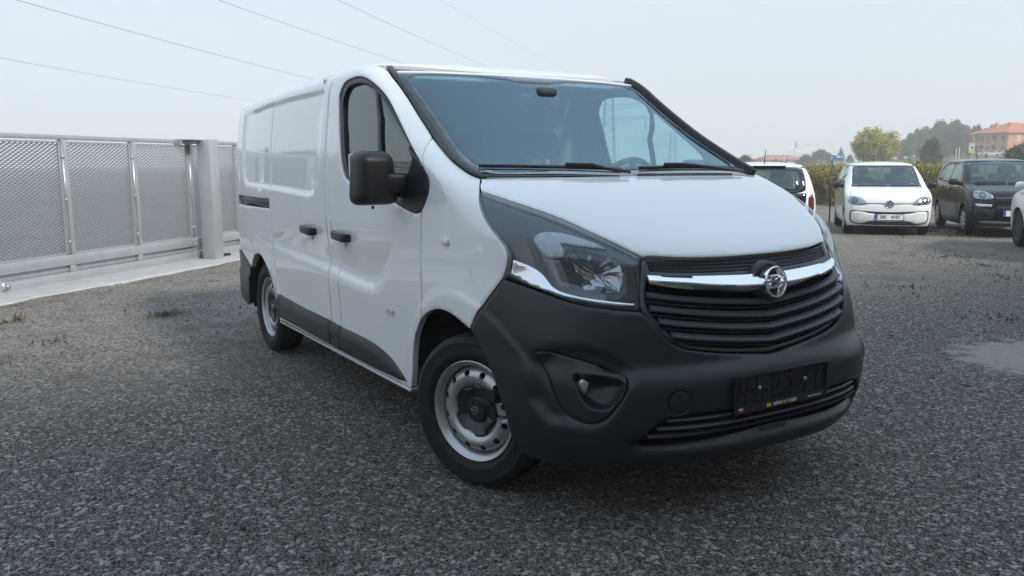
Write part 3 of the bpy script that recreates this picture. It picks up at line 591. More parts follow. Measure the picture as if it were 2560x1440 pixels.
# headlamps
HLO = HLR[::-1]+[(.395,.934),(.466,.916),(.529,.897),(.588,.880),(.671,.867),(.773,.855),(.786,.937),(.803,1.021),(.812,1.046),(.783,1.078),(.734,1.127),(.663,1.187),(.571,1.235),(.505,1.262),(.444,1.284)]
HLX = [(a if i < len(HLR) else a+float(X0(z)), z) for i, (a, z) in enumerate(HLO)]
HVV = [(a-float(X0(z))-1.25, z) for a, z in HLX]
DARKL = mat('smoked_lamp_housing', (.030, .032, .036), .22, coat=.4)
REFL = mat('lamp_reflector', (.42, .43, .44), .14, 1)
for mir in (False, True):
    kw = dict(body=VAN, mirror=mir, dom='V')
    hl = panel('headlamp', outline=HVV, m=LENS, parent=van, h=.02, gap=.005, rim=.003, depth=.010, off=.001, **kw)
    cc = np.array(HVV).mean(0)
    panel('lamp_housing', outline=HVV, m=DARKL, parent=hl, h=.016, gap=.004, depth=.03, rim=.001, holes=[[(a-1.25, z) for a, z in ((.586,1.062),(.612,1.080),(.660,1.076),(.712,1.054),(.752,1.036),(.742,.975),(.722,.925),(.665,.922),(.605,.930),(.588,.985))]], off=lambda a, z: -.022-.006*np.sin(0*a), **kw)
    v_ = lambda L: [(a-1.25, z) for a, z in L]
    ch = v_([(.345,.966),(.371,1.026),(.408,1.016),(.451,.998),(.481,.975),(.500,.948),(.524,.926),(.589,.908),(.673,.895),(.758,.884),(.757,.876),(.70,.879),(.617,.891),(.53,.910),(.432,.934)])
    panel('chrome_trim', outline=ch, m=CHROME, parent=hl, h=.012, off=lambda a, z: -.010-.02*(a+.9)*0, depth=.012, gap=.0, rim=.002, **kw)
    lens_m = mat('ribbed_indicator_lens', (.46, .48, .50), .10, .55, coat=1, bump=(180, .9, .01))
    panel('indicator', outline=v_([(.500,1.052),(.496,1.085),(.508,1.112),(.534,1.130),(.564,1.142),(.605,1.145),(.660,1.133),(.715,1.100),(.728,1.083),(.660,1.091),(.595,1.102),(.578,1.060),(.566,1.046),(.532,1.042)]), m=lens_m, parent=hl, h=.01, off=-.010, depth=.015, gap=0, rim=.003, **kw)
    panel('lower_indicator', outline=v_([(.494,1.040),(.549,1.038),(.566,.930),(.530,.936),(.508,.972)]), m=mat('smoked_ribbed_lens', (.14, .14, .15), .1, .5, coat=1, bump=(160, .8, .01)), parent=hl, h=.012, off=-.014, depth=.012, gap=0, rim=.002, **kw)
    panel('bezel', outline=v_([(.470,1.10),(.492,1.125),(.485,1.05),(.487,1.01),(.50,.965),(.525,.930),(.505,.935),(.455,1.01)]), m=BLKS, parent=hl, h=.012, off=-.010, depth=.012, gap=0, rim=.002, **kw)
    # reflector bowl: a faceted hollow in the housing
    rb = v_([(.586,1.062),(.612,1.080),(.660,1.076),(.712,1.054),(.752,1.036),(.742,.975),(.722,.925),(.665,.922),(.605,.930),(.588,.985)])
    q = spline(rb, .012); n_ = len(q)
    if area2(q) < 0: q = q[::-1]
    c0 = np.array([-.585, .985]); rings = []
    for t, o in ((0, -.0205), (.06, -.035), (.25, -.052), (.5, -.066), (.8, -.076)):
        qq = q*(1-t)+c0*t; wv = .003*np.sin(np.arange(n_)*1.1+t*20)
        rings.append(VAN.surf(VAN.A_of('V', qq[:, 0], qq[:, 1]), qq[:, 1], np.full(n_, o)+(wv if t > 0 else 0))[0])
    Vr = np.vstack(rings)*(np.array([1, -1, 1]) if mir else 1); mb = MB()
    mb.add(Vr, [(k*n_+i, k*n_+(i+1) % n_, (k+1)*n_+(i+1) % n_, (k+1)*n_+i) for k in range(len(rings)-1) for i in range(n_)]+[tuple((len(rings)-1)*n_+i for i in range(n_))])
    mb.build('reflector', REFL, hl, False)
# wipers
def wpt(v, z, o): return Vector(VAN.surf(VAN.A_of('V', np.array([v]), np.array([z])), np.array([z]), np.array([o]))[0][0])
for (v0, z0), (v1, z1), (h0, hz_) in (((-.690, 1.366), (-.12, 1.347), (-.30, 1.352)), ((-.02, 1.352), (.52, 1.350), (.16, 1.354))):
    mb = MB(); mb.tube([wpt(v0+(v1-v0)*t, z0+(z1-z0)*t+.004*math.sin(math.pi*t), .022) for t in np.linspace(0, 1, 14)], .008, 6)
    mb.tube([wpt(v0+(v1-v0)*t, z0+(z1-z0)*t+.004*math.sin(math.pi*t), .006) for t in np.linspace(0, 1, 14)], .004, 4)
    hp_ = (h0-v0)/(v1-v0); hub = wpt(h0, z0+(z1-z0)*hp_+.003, .034)
    d = (wpt(v1, z1, .03)-wpt(v0, z0, .03)).normalized(); mb.bar(hub-d*.06, hub+d*.075, .024, .020, bev=.006)
    mb.tube([hub+d*.06, wpt(h0+.55*(v1-h0), 1.343, .03), wpt(v1+.02, 1.336, .02)], [.011, .009, .008], 6)
    mb.build('windscreen_wiper', BLKS, van, True)
# cab: dashboard, wheel, seats, bulkhead, mirror, floor
mb = MB(); prof = [(.14,1.318),(-.02,1.322),(-.20,1.315),(-.34,1.285),(-.42,1.20),(-.40,1.0),(-.30,.8),(-.30,.55)]
for i in range(len(prof)-1):
    (x0_, z0_), (x1_, z1_) = prof[i], prof[i+1]; k = len(mb.V); yw = lambda x, z: min(.86, float(VAN.Y(np.array(x), np.array(max(z, .9))))-.07)
    mb.add([(x0_, -yw(x0_, z0_), z0_), (x0_, yw(x0_, z0_), z0_), (x1_, yw(x1_, z1_), z1_), (x1_, -yw(x1_, z1_), z1_)], [(0, 1, 2, 3)])
dash = mb.build('dashboard', CABIN, van, True)
mb = MB(); pts = []
for i in range(13):
    a = math.pi*i/12; pts.append((-.28, .42-.30*math.cos(a), 1.29+.095*math.sin(a)))
for dx in (0, .30):
    pass
Vb = [(x_, y_, z_) for x_ in (-.33, -.10, .02) for (_, y_, z_) in [(0, p[1], 1.29+(p[2]-1.29)*(1 if x_ < -.2 else .8 if x_ < -.05 else .25)) for p in pts]]
mb.add(Vb, [(r_*13+i, r_*13+i+1, (r_+1)*13+i+1, (r_+1)*13+i) for r_ in range(2) for i in range(12)]+[tuple(range(12, -1, -1))]); mb.build('instrument_hood', CABIN, dash, True)
sc_ = Vector((-.56, .42, 1.235)); sr = Matrix.Rotation(R(-62), 3, 'Y')
mb = MB(); mb.tube([sc_+sr @ Vector((.20*math.cos(t), .20*math.sin(t), 0)) for t in np.linspace(0, 2*math.pi, 33)[:-1]], .017, 8, closed=True)
for t in (0, 2.2, 4.1): mb.tube([sc_+sr @ Vector((0, 0, -.03)), sc_+sr @ Vector((.19*math.cos(t), .19*math.sin(t), 0))], .016, 6)
mb.lathe([(0, .0), (.06, -.01), (.07, -.04), (0, -.06)], 16, 'Z', center=(0, 0, 0)); k = len(mb.V)-16*4
mb.V[k:] = [tuple(sc_+sr @ Vector(q)) for q in mb.V[k:]]
mb.tube([sc_+sr @ Vector((0, 0, -.05)), (-.33, .42, 1.08)], .035, 8); mb.build('steering_wheel', BLKS, van, True)
for y_, nm in ((.45, 'driver'), (-.12, 'middle'), (-.52, 'passenger')):
    mb = MB(); rot = Matrix.Rotation(R(-14), 3, 'Y'); wdt = .46 if nm == 'driver' else .38
    mb.box((-1.02, y_, .80), (.50, wdt, .16), bev=.05); mb.box((-1.30, y_, 1.10), (.13, wdt, .56), rot, bev=.05); st = mb.build('seat', SEAT, van, True)
    mb = MB(); mb.box((-1.42, y_, 1.505), (.10, .25, .17), rot, bev=.04); 
    for dy in (-.05, .05): mb.tube([(-1.37, y_+dy, 1.34), (-1.40, y_+dy, 1.47)], .007, 6)
    mb.build('headrest', SEAT, st, True)
mb = MB(); mb.box((-1.66, 0, 1.10), (.03, 1.80, 1.56)); mb.box((-1.62, .62, 1.1), (.04, .04, 1.5)); mb.box((-1.62, .45, 1.1), (.04, .05, 1.5)); mb.box((-1.62, -.5, 1.1), (.04, .05, 1.5)); mb.build('bulkhead', WHITEP, van)
mb = MB(); mb.box((-.75, 0, .42), (1.9, 1.72, .04)); mb.box((-2.7, 0, .36), (2.5, 1.5, .10)); mb.box((.35, 0, .30), (.9, 1.2, .04)); mb.build('floor_pan', VOID, van)
mb = MB(); mb.box((-.80, 0.02, 1.735), (.05, .26, .075), Matrix.Rotation(R(20), 3, 'Y'), bev=.025); mb.box((-.74, .02, 1.775), (.08, .12, .05), bev=.02); mb.build('rear_view_mirror', CABIN, van, True)
mb = MB()
for sgn in (-1, 1): mb.box((-.99, sgn*.42, 1.845), (.06, .46, .020), bev=.008)
mb.box((-1.34, 0, 1.855), (.66, 1.40, .012)); mb.build('roof_lining', mat('roof_lining_grey', (.30, .30, .30), .9), van)
# wheels
def tyre_mesh(name, parent, rad=.335, w=.205, rim=.222, n=150):
    prof = [(rim+.002, w*.36), (rim+.012, w*.43), (rim+.030, w*.475), (rim+.036, w*.480), (rim+.038, w*.477), (rim+.06, w*.495), (rim+.078, w*.48), (rim+.082, w*.485), (rad-.016, w*.445), (rad-.006, w*.40), (rad, w*.33)]
    cen = [(rad+.002, w*.22), (rad+.002, w*.205), (rad-.007, w*.20), (rad-.007, w*.165), (rad+.003, w*.16), (rad+.003, w*.06), (rad-.007, w*.055)]
    pr = prof+cen; pr = pr+[(r_, -t) for r_, t in pr[::-1]]; k = len(pr); V = []; F = []
    for i in range(n):
        a = 2*math.pi*i/n
        for j, (r_, t) in enumerate(pr):
            if r_ > rad-.018 and r_ > rad-.006:
                q = (i+int(abs(t)/w*8)) % 4
                if q == 0: r_ -= .007
            V.append((r_*math.cos(a), t, r_*math.sin(a)))
    for i in range(n):
        j = (i+1) % n
        for q in range(k-1): F.append((i*k+q, i*k+q+1, j*k+q+1, j*k+q))
    o = mobj(name, V, F, RUBBER, parent); return sharp(o, 32)
def steel_wheel(parent, sg, full=True):
    """sg=-1: outer face towards -Y"""
    rp = [(.200,-.07),(.198,.0),(.196,.050),(.203,.062),(.214,.070),(.222,.076),(.2235,.081),(.220,.083),(.211,.078),(.204,.070)]
    mb = MB(); mb.lathe([(r_, t) for r_, t in rp], 64)
    # disc with oval vent holes, mapped from (angle, radius) to the dished profile
    prof = pchip([.0, .060, .092, .110, .128, .150, .172, .190, .199], [.030, .030, .034, .052, .066, .070, .062, .040, .018])
    L = 2*math.pi*.165; hs = []
    for i in range(12):
        cx = (i+.5)*L/12; hs.append([(cx+.0155*math.cos(t), .1655+.0140*math.sin(t)) for t in np.linspace(0, 2*math.pi, 13)[:-1]])
    vs, T, loops = fill2d(np.array([(x, y) for x, y in [(L*i/60, .092) for i in range(60)]+[(L, .092), (L, .199)]+[(L*(60-i)/60, .199) for i in range(1, 61)]]), [np.array(q) for q in hs], .013)
    def mp(q, dy=0):
        a = q[:, 0]/.165; hd = np.zeros(len(q))
        return np.stack([q[:, 1]*np.cos(a), prof(q[:, 1])-dy, q[:, 1]*np.sin(a)], -1)
    mb.add(mp(vs), [tuple(t) for t in T]); 
    for q in hs:
        q = np.array(q); n_ = len(q); mb.add(np.vstack([mp(q), mp(q, .018)]), [(i, (i+1) % n_, n_+(i+1) % n_, n_+i) for i in range(n_)])
    if sg < 0: mb.V = [(x, -y, z) for x, y, z in mb.V]
    rim = mb.build('rim', SILVER, parent, True); 
    me = rim.data; bm = bmesh.new(); bm.from_mesh(me); bmesh.ops.remove_doubles(bm, verts=bm.verts, dist=1e-4); bmesh.ops.recalc_face_normals(bm, faces=bm.faces)
    for e in bm.edges: e.smooth = not (len(e.link_faces) == 2 and e.calc_face_angle(0) > R(55))
    bm.to_mesh(me); bm.free()
    mb = MB(); n_ = 80; rings = []
    lob = [.100+.016*(sstep(np.array((math.cos(5*2*math.pi*i/n_)+.55)/.5)).item()) for i in range(n_)]
    for f_, t in ((1, .056), (1, .064), (.94, .069), (.70, .060), (.58, .050), (.55, .052), (.50, .060), (.0, .062)):
        rings += [((lob[i]*f_ if f_ > .6 else .1*f_)*math.cos(2*math.pi*i/n_), t, (lob[i]*f_ if f_ > .6 else .1*f_)*math.sin(2*math.pi*i/n_)) for i in range(n_)]
    mb.add(rings, [(k*n_+i, k*n_+(i+1) % n_, (k+1)*n_+(i+1) % n_, (k+1)*n_+i) for k in range(7) for i in range(n_)])
    if sg < 0: mb.V = [(x, -y, z) for x, y, z in mb.V]
    cap = mb.build('hub_cap', BLKS, parent, True); sharp(cap, 40)
    M_ = Matrix.Translation((0, sg*.064, 0)) @ Matrix.Rotation(R(-90 if sg < 0 else 90), 4, 'Z')
    em = emblem('emblem', .0185, .004, .002, M_, parent)
    mb = MB(); mb.lathe([(.197, -.075), (.10, -.03), (.10, .01), (0, .01)], 40)
    if sg < 0: mb.V = [(x, -y, z) for x, y, z in mb.V]
    mb.build('brake_drum', VOID, parent, True)
    mb = MB(); mb.box((.212, sg*.078, .02), (.006, .012, .03), bev=.002); mb.build('balance_weight', mat('zinc', (.35, .35, .36), .5, 1), parent)
for sg in (-1, 1):
    for ax, steer in ((0, R(21)), (-3.098, 0)):
        w_ = bpy.data.objects.new('wheel', None); link(w_, van); w_.location = (ax+(.02 if ax == 0 else 0), sg*.808, .333); w_.rotation_euler = (0, R(17 if ax == 0 else 40), steer); w_.empty_display_size = .1
        w_.rotation_mode = 'XYZ'; w_.rotation_euler = (0, 0, steer)
        tyre_mesh('tyre', w_); steel_wheel(w_, sg)
# tyre lettering on the near front wheel
w0 = [o for o in van.children if o.name.startswith('wheel')][0]
def arc_text(txt, rad, size, y, ang0, parent):
    V_, F_ = text_mesh(txt, size, .0015, True); W_ = []
    for x_, y_, z_ in V_:
        a = ang0-x_/rad; r_ = rad+y_; W_.append((r_*math.cos(a), y-z_, r_*math.sin(a)))
    mobj('sidewall_lettering', W_, F_, mat('rubber_lettering', (.05, .05, .051), .55), parent, False)
arc_text('205/65 R 16 C', .284, .024, -.1005, R(72), w0)
# wheel wells
for ax in (0, -3.098):
    for sg in (-1, 1):
        mb = MB(); mb.lathe([(.425, 0), (.425, .40), (.20, .42)], 30, 'Y', arc=(R(-8), R(188))); mb.V = [(x+ax, sg*(.90-y), z+.335) for x, y, z in mb.V]; mb.build('wheel_arch_liner', VOID, van, True)
mb = MB(); mb.tube([(.02, -.78, .33), (.02, .78, .33)], .04, 8); mb.tube([(-3.1, -.78, .33), (-3.1, .78, .33)], .05, 8); mb.box((-1.5, 0, .30), (2.6, .9, .10)); mb.build('axle', VOID, van)
# ================================================================ ground
def ground_mat(name, dark, light, edge=True):
    m = bpy.data.materials.new(name); m.use_nodes = True; nt = m.node_tree; N = nt.nodes; Lk = nt.links; b = N['Principled BSDF']
    tc = N.new('ShaderNodeTexCoord'); co = tc.outputs['Object']
    def noise(sc, det=6, rough=.6):
        n = N.new('ShaderNodeTexNoise'); n.inputs['Scale'].default_value = sc; n.inputs['Detail'].default_value = det; n.inputs['Roughness'].default_value = rough; Lk.new(co, n.inputs['Vector']); return n.outputs['Fac']
    def ramp(src, a, b_, ca, cb):
        r = N.new('ShaderNodeValToRGB'); r.color_ramp.elements[0].position = a; r.color_ramp.elements[1].position = b_; r.color_ramp.elements[0].color = (*ca, 1); r.color_ramp.elements[1].color = (*cb, 1); Lk.new(src, r.inputs[0]); return r.outputs[0]
    def mix(f, a, b_, mode='MIX'):
        x = N.new('ShaderNodeMixRGB'); x.blend_type = mode
        for i, q in ((0, f), (1, a), (2, b_)):
            if hasattr(q, 'is_linked') or hasattr(q, 'node'): Lk.new(q, x.inputs[i])
            else: x.inputs[i].default_value = q if i == 0 else (*q, 1)
        return x.outputs[0]
    vo = N.new('ShaderNodeTexVoronoi'); vo.inputs['Scale'].default_value = 58; Lk.new(co, vo.inputs['Vector'])
    vo2 = N.new('ShaderNodeTexVoronoi'); vo2.inputs['Scale'].default_value = 135; Lk.new(co, vo2.inputs['Vector'])
    sep = N.new('ShaderNodeSeparateColor'); Lk.new(vo.outputs['Color'], sep.inputs[0]); sep2 = N.new('ShaderNodeSeparateColor'); Lk.new(vo2.outputs['Color'], sep2.inputs[0])
    # planings with pale chips, darkened to paint in foreground shade; loose grey-brown gravel
    a1 = ramp(sep2.outputs[0], .2, 1.0, [c*.10 for c in dark], [c*1.7 for c in dark]); a2 = ramp(sep.outputs[0], .74, 1.0, (0, 0, 0), [c*2.4 for c in dark]); asp_shade = mix(.8, a1, a2, 'ADD')
    g1 = ramp(sep.outputs[0], .0, 1.0, [c*.18 for c in light], [c*1.7 for c in light]); g2 = ramp(sep.outputs[1], .35, .9, (.21, .18, .15), (.20, .20, .20)); grv = mix(.35, g1, g2)
    grv = mix(ramp(noise(2.2), .50, .72, (0, 0, 0), (.75, .75, .75)), grv, (.20, .165, .11))       # earthy, weedy stains
    grv = mix(ramp(noise(.55), .55, .70, (0, 0, 0), (.5, .5, .5)), grv, (.16, .145, .085))
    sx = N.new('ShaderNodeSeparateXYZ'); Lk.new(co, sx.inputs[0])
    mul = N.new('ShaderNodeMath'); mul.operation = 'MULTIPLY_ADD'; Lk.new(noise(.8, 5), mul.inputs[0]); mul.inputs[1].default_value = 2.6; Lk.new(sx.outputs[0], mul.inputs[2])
    f = N.new('ShaderNodeMapRange'); f.inputs[1].default_value = -2.2; f.inputs[2].default_value = -.6; Lk.new(mul.outputs[0], f.inputs[0])  # edge of the painted foreground shade: darker colour on the near side
    col = mix(f.outputs[0], grv, asp_shade)
    col = mix(ramp(noise(.35, 3), .35, .75, (0, 0, 0), (.35, .35, .35)), col, [c*.6 for c in dark])
    # spilled pale dust patch
    vd = N.new('ShaderNodeVectorMath'); vd.operation = 'DISTANCE'; Lk.new(co, vd.inputs[0]); vd.inputs[1].default_value = (.25, 3.75, 0)
    ad = N.new('ShaderNodeMath'); ad.operation = 'MULTIPLY_ADD'; Lk.new(noise(6, 8, .75), ad.inputs[0]); ad.inputs[1].default_value = 1.5; Lk.new(vd.outputs['Value'], ad.inputs[2])
    am = N.new('ShaderNodeMath'); am.operation = 'MULTIPLY'; Lk.new(ad.outputs[0], am.inputs[0]); am.inputs[1].default_value = .4
    col = mix(ramp(am.outputs[0], .52, .60, (.72, .72, .72), (0, 0, 0)), col, (.60, .575, .53))
    Lk.new(col, b.inputs['Base Color']); b.inputs['Roughness'].default_value = .88; b.inputs['Specular IOR Level'].default_value = .3
    h = N.new('ShaderNodeMath'); h.operation = 'MULTIPLY_ADD'; Lk.new(vo.outputs['Distance'], h.inputs[0]); h.inputs[1].default_value = -.7; Lk.new(vo2.outputs['Distance'], h.inputs[2])
    h2 = N.new('ShaderNodeMath'); h2.operation = 'ADD'; Lk.new(h.outputs[0], h2.inputs[0]); Lk.new(noise(9, 8, .7), h2.inputs[1])
    bp = N.new('ShaderNodeBump'); bp.inputs['Strength'].default_value = .9; bp.inputs['Distance'].default_value = .03; Lk.new(h2.outputs[0], bp.inputs['Height']); Lk.new(bp.outputs[0], b.inputs['Normal'])
    return m
GM = ground_mat('gravel_shaded_near', (.245, .228, .208), (.45, .41, .365))
gx = np.concatenate([[-500, -300, -120, -60, -35], np.arange(-24, 16, .5), [25, 60, 190]]); gy = np.concatenate([[-100, -60, -25], np.arange(-12, 26, .5), [40, 80, 160, 400, 680]])
XX, YY = np.meshgrid(gx, gy); ZZ = .012*np.sin(XX*1.3+1.7*np.sin(YY*.9))+.010*np.sin(YY*2.1+XX*.7); ZZ[(np.abs(XX) > 30) | (YY > 30) | (YY < -20)] = 0
near = (XX > -5) & (XX < 4) & (np.abs(YY) < 3); ZZ = np.where(near, ZZ*.3, ZZ)-.006
k = len(gx); GF = [(j*k+i, j*k+i+1, (j+1)*k+i+1, (j+1)*k+i) for j in range(len(gy)-1) for i in range(k-1)]
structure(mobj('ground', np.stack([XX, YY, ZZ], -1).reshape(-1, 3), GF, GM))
# loose stones
n = 9000; V = []; F = []
ico = [(-.53, 0, .85), (.53, 0, .85), (-.53, 0, -.85), (.53, 0, -.85), (0, .85, .53), (0, .85, -.53), (0, -.85, .53), (0, -.85, -.53), (.85, .53, 0), (-.85, .53, 0), (.85, -.53, 0), (-.85, -.53, 0)]
icf = [(0,4,1),(0,9,4),(9,5,4),(4,5,8),(4,8,1),(8,10,1),(8,3,10),(5,3,8),(5,2,3),(2,7,3),(7,10,3),(7,6,10),(7,11,6),(11,0,6),(0,1,6),(6,1,10),(9,0,11),(9,11,2),(9,2,5),(7,2,11)]
icv = np.array(ico)
SV = []; SF = []
for i in range(n):
    u = RNG.random()
    if u < .55: d = RNG.uniform(1.6, 6.0); a = R(148.5)+RNG.uniform(-.62, .62); x, y = 3.1+d*math.cos(a), -2.55+d*math.sin(a)
    elif u < .80: x, y = RNG.uniform(-8.5, -2), RNG.uniform(-5, 1)
    else: x, y = RNG.uniform(-6, 1.5), RNG.uniform(2.5, 13)
    if -4.1 < x < .95 and abs(y) < .95 and RNG.random() < .7: continue
    s = RNG.lognormal(-5.35, .42)*(1.0 if u < .55 else 1.25)
    q = icv*(1+.3*RNG.standard_normal((12, 1)))*s*np.array([1, RNG.uniform(.6, 1), RNG.uniform(.4, .7)]); a = RNG.uniform(0, 6.28); c_, s_ = math.cos(a), math.sin(a)
    q = q @ np.array([[c_, s_, 0], [-s_, c_, 0], [0, 0, 1]])+np.array([x, y, -.004+s*.3]); b0 = len(SV)*12; SV.append(q); SF += [(f0+b0, f1+b0, f2+b0) for f0, f1, f2 in icf]
def island_mat(name, cols, rough=.9, spec=.3, trans=0, sub=None):
    """colour picked per loose piece"""
    m = bpy.data.materials.new(name); m.use_nodes = True; nt = m.node_tree; b = nt.nodes['Principled BSDF']; g = nt.nodes.new('ShaderNodeNewGeometry'); r = nt.nodes.new('ShaderNodeValToRGB')
    e = r.color_ramp.elements; e[0].color = (*cols[0], 1); e[0].position = 0; e[1].color = (*cols[-1], 1); e[1].position = 1
    for i, c in enumerate(cols[1:-1]): q = e.new((i+1)/(len(cols)-1)); q.color = (*c, 1)
    src = g.outputs['Random Per Island']
    if sub:   # broad drifts of tone through the whole mass
        tc = nt.nodes.new('ShaderNodeTexCoord'); n_ = nt.nodes.new('ShaderNodeTexNoise'); n_.inputs['Scale'].default_value = sub[0]; n_.inputs['Detail'].default_value = 3; nt.links.new(tc.outputs['Object'], n_.inputs['Vector'])
        mm = nt.nodes.new('ShaderNodeMath'); mm.operation = 'MULTIPLY_ADD'; nt.links.new(n_.outputs['Fac'], mm.inputs[0]); mm.inputs[1].default_value = sub[1]
        m3 = nt.nodes.new('ShaderNodeMath'); m3.operation = 'MULTIPLY_ADD'; nt.links.new(src, m3.inputs[0]); m3.inputs[1].default_value = 1-sub[1]*.5; m3.inputs[2].default_value = -sub[1]*.25
        nt.links.new(m3.outputs[0], mm.inputs[2]); src = mm.outputs[0]
    nt.links.new(src, r.inputs[0]); nt.links.new(r.outputs[0], b.inputs['Base Color']); b.inputs['Roughness'].default_value = rough; b.inputs['Specular IOR Level'].default_value = spec
    if trans:
        o = nt.nodes['Material Output']; t = nt.nodes.new('ShaderNodeBsdfTranslucent'); mx = nt.nodes.new('ShaderNodeMixShader'); mx.inputs[0].default_value = trans
        nt.links.new(r.outputs[0], t.inputs[0]); nt.links.new(b.outputs[0], mx.inputs[1]); nt.links.new(t.outputs[0], mx.inputs[2]); nt.links.new(mx.outputs[0], o.inputs[0])
    MATS[name] = m; return m
stuff(mobj('loose_gravel', np.vstack(SV), SF, island_mat('loose_stone', [(.05, .05, .052), (.12, .12, .12), (.20, .19, .18), (.30, .29, .28)]), None, False))
# ================================================================ sliding gate on the left
GALV = mat('galvanised_steel', (.45, .465, .48), .40, .55, noise=(5, .16), bump=(40, .05, .002))
GALV2 = mat('bright_galvanised_mesh', (.40, .415, .43), .30, .7, noise=(7, .1))
GA = Vector((-7.39, -2.64, 0)); GD = Vector((-.686, .728, 0)).normalized(); GN = Vector((GD.y, -GD.x, 0))    # GN points to the van side
if GN.dot(Vector((0, 0, 0))-GA) < 0: GN = -GN
GMX = Matrix((GD, -GN, Vector((0, 0, 1)))).transposed().to_4x4(); GMX.translation = GA
gate = thing('sliding_gate', 'galvanised steel sliding gate with mesh panels at the left behind the van', 'gate')
gate.matrix_world = GMX
S0, S1 = -4.70, 9.2
def gbox(name, s0, s1, y, z0, z1, t, m=GALV, parent=gate, bev=.004):
    mb = MB(); mb.box(((s0+s1)/2, y, (z0+z1)/2), (s1-s0, t, z1-z0), bev=bev); o = mb.build(name, m, parent, True); return sharp(o, 40)
gbox('top_rail', S0, S1, 0, 1.690, 1.745, .06)
gbox('lower_beam', S0, S1, 0, .215, .335, .08); gbox('bottom_beam', S0, S1, 0, .012, .128, .10); gbox('middle_rail', S0, S1, .025, .140, .205, .03)
posts = [-4.65+1.174*i for i in range(12)]; posts = [1.035+1.174*i for i in range(-5, 7)]
mm_ = None
def mesh_panel(w, h, px=.072, pz=.0205):
    """expanded metal: tilted zig-zag strands that touch at their knuckles"""
    V = []; F = []; nx = int(w/(px/2)); nz = int(h/pz); dx = w/nx
    for k in range(nz):
        zc = (k+.5)*h/nz; b0 = len(V)
        for i in range(nx+1):
            up = (i+k) % 2; z = zc+(.0065 if up else -.0065); hw = .0082 if up == 0 else .0062
            x = i*dx; y = (.0035 if up else -.0035)
            V += [(x, y-.0080, z-hw), (x, y+.0080, z+hw)]
        F += [(b0+2*i, b0+2*i+2, b0+2*i+3, b0+2*i+1) for i in range(nx)]
    return V, F
MPV, MPF = mesh_panel(1.04, 1.31)
me_panel = bpy.data.meshes.new('mesh_panel'); me_panel.from_pydata(MPV, [], MPF); me_panel.materials.append(GALV2)
fb_ = MB()
for c, d in (((.52, 0, .0), (1.07, .022, .022)), ((.52, 0, 1.31), (1.07, .022, .022)), ((-.008, 0, .655), (.022, .022, 1.33)), ((1.048, 0, .655), (.022, .022, 1.33))): fb_.box(c, d)
me_pf = None; me_post = None; me_sp = None; me_bolt = None
for i, s in enumerate(posts):
    # square post with a round stay beside it
    if me_post is None:
        p = gbox('gate_post', -.045, .045, 0, .335, 1.690, .06); me_post = p.data; p.location = (s, 0, 0)
        q = gbox('spacer', -.045, .045, 0, .128, .215, .06); me_sp = q.data; q.location = (s, 0, 0)
    else:
        p = link(bpy.data.objects.new('gate_post', me_post), gate); p.location = (s, 0, 0); q = link(bpy.data.objects.new('spacer', me_sp), gate); q.location = (s, 0, 0)
    if i+1 < len(posts):
        o = link(bpy.data.objects.new('mesh_panel', me_panel), gate); o.location = (s+.068, .0, .352); stuff(o)
        if me_pf is None:
            pf = fb_.build('panel_frame', GALV, o); me_pf = pf.data
            mb = MB(); mb.tube([(1.075, -.03, -.01), (1.075, -.03, 1.325)], .014, 8)
            for zz_ in (.12, .62, 1.12): mb.tube([(1.075, -.03, zz_), (1.075, -.03, zz_+.035)], .018, 8)
            hb = mb.build('hinge_rod', GALV2, o, True); me_bolt = hb.data
        else: link(bpy.data.objects.new('panel_frame', me_pf), o); link(bpy.data.objects.new('hinge_rod', me_bolt), o)
for nm, z0_ in (('splice_plate', .21), ('splice_plate', .008)):
    pl_ = gbox(nm, 3.32, 3.50, -.052, z0_, z0_+.132, .012)
    for a_ in (.035, .145):
        for b_ in (.033, .10):
            mb = MB(); mb.lathe([(.012, 0), (.012, .010), (.004, .014), (0, .014)], 6, 'Y', center=(0, 0, 0)); mb.V = [(x+3.32+a_, -.058-y, z+z0_+b_) for x, y, z in mb.V]; mb.build('bolt', GALV2, pl_)
mb = MB(); mb.lathe([(.0, -.012), (.11, -.012), (.11, .012), (0, .012)], 28, 'Y', center=(.02, -.0, .045)); mb.box((.02, -.052, .09), (.06, .012, .10)); mb.build('gate_roller', GALV, gate, True)
mb = MB(); mb.lathe([(.0, 0), (.022, 0), (.022, .018), (.0, .02)], 12, 'Y', center=(0, 0, 0)); mb.V = [(x+.06, -.05-y, z+.085) for x, y, z in mb.V]; mb.build('roller_bolt', GALV2, gate, True)
gp = thing('gate_guide_post', 'tall square galvanised guide post standing in front of the sliding gate', 'post'); gp.matrix_world = GMX
mb = MB(); mb.box((3.44, -.28, .875), (.21, .21, 1.75), bev=.006); sharp(mb.build('post', GALV, gp, True), 40)
mb = MB(); mb.box((3.32, -.12, 1.744), (.44, .30, .012)); mb.box((3.63, -.24, 1.69), (.17, .012, .11)); mb.box((3.11, -.04, 1.70), (.012, .14, .08)); mb.build('guide_bracket', GALV, gp)
mb = MB(); mb.box((3.74, -.20, .145), (.05, .06, .27), bev=.015); mb.box((3.80, -.22, .035), (.20, .10, .05), bev=.015); mb.build('rubber_stop', RUBBER, gp, True)
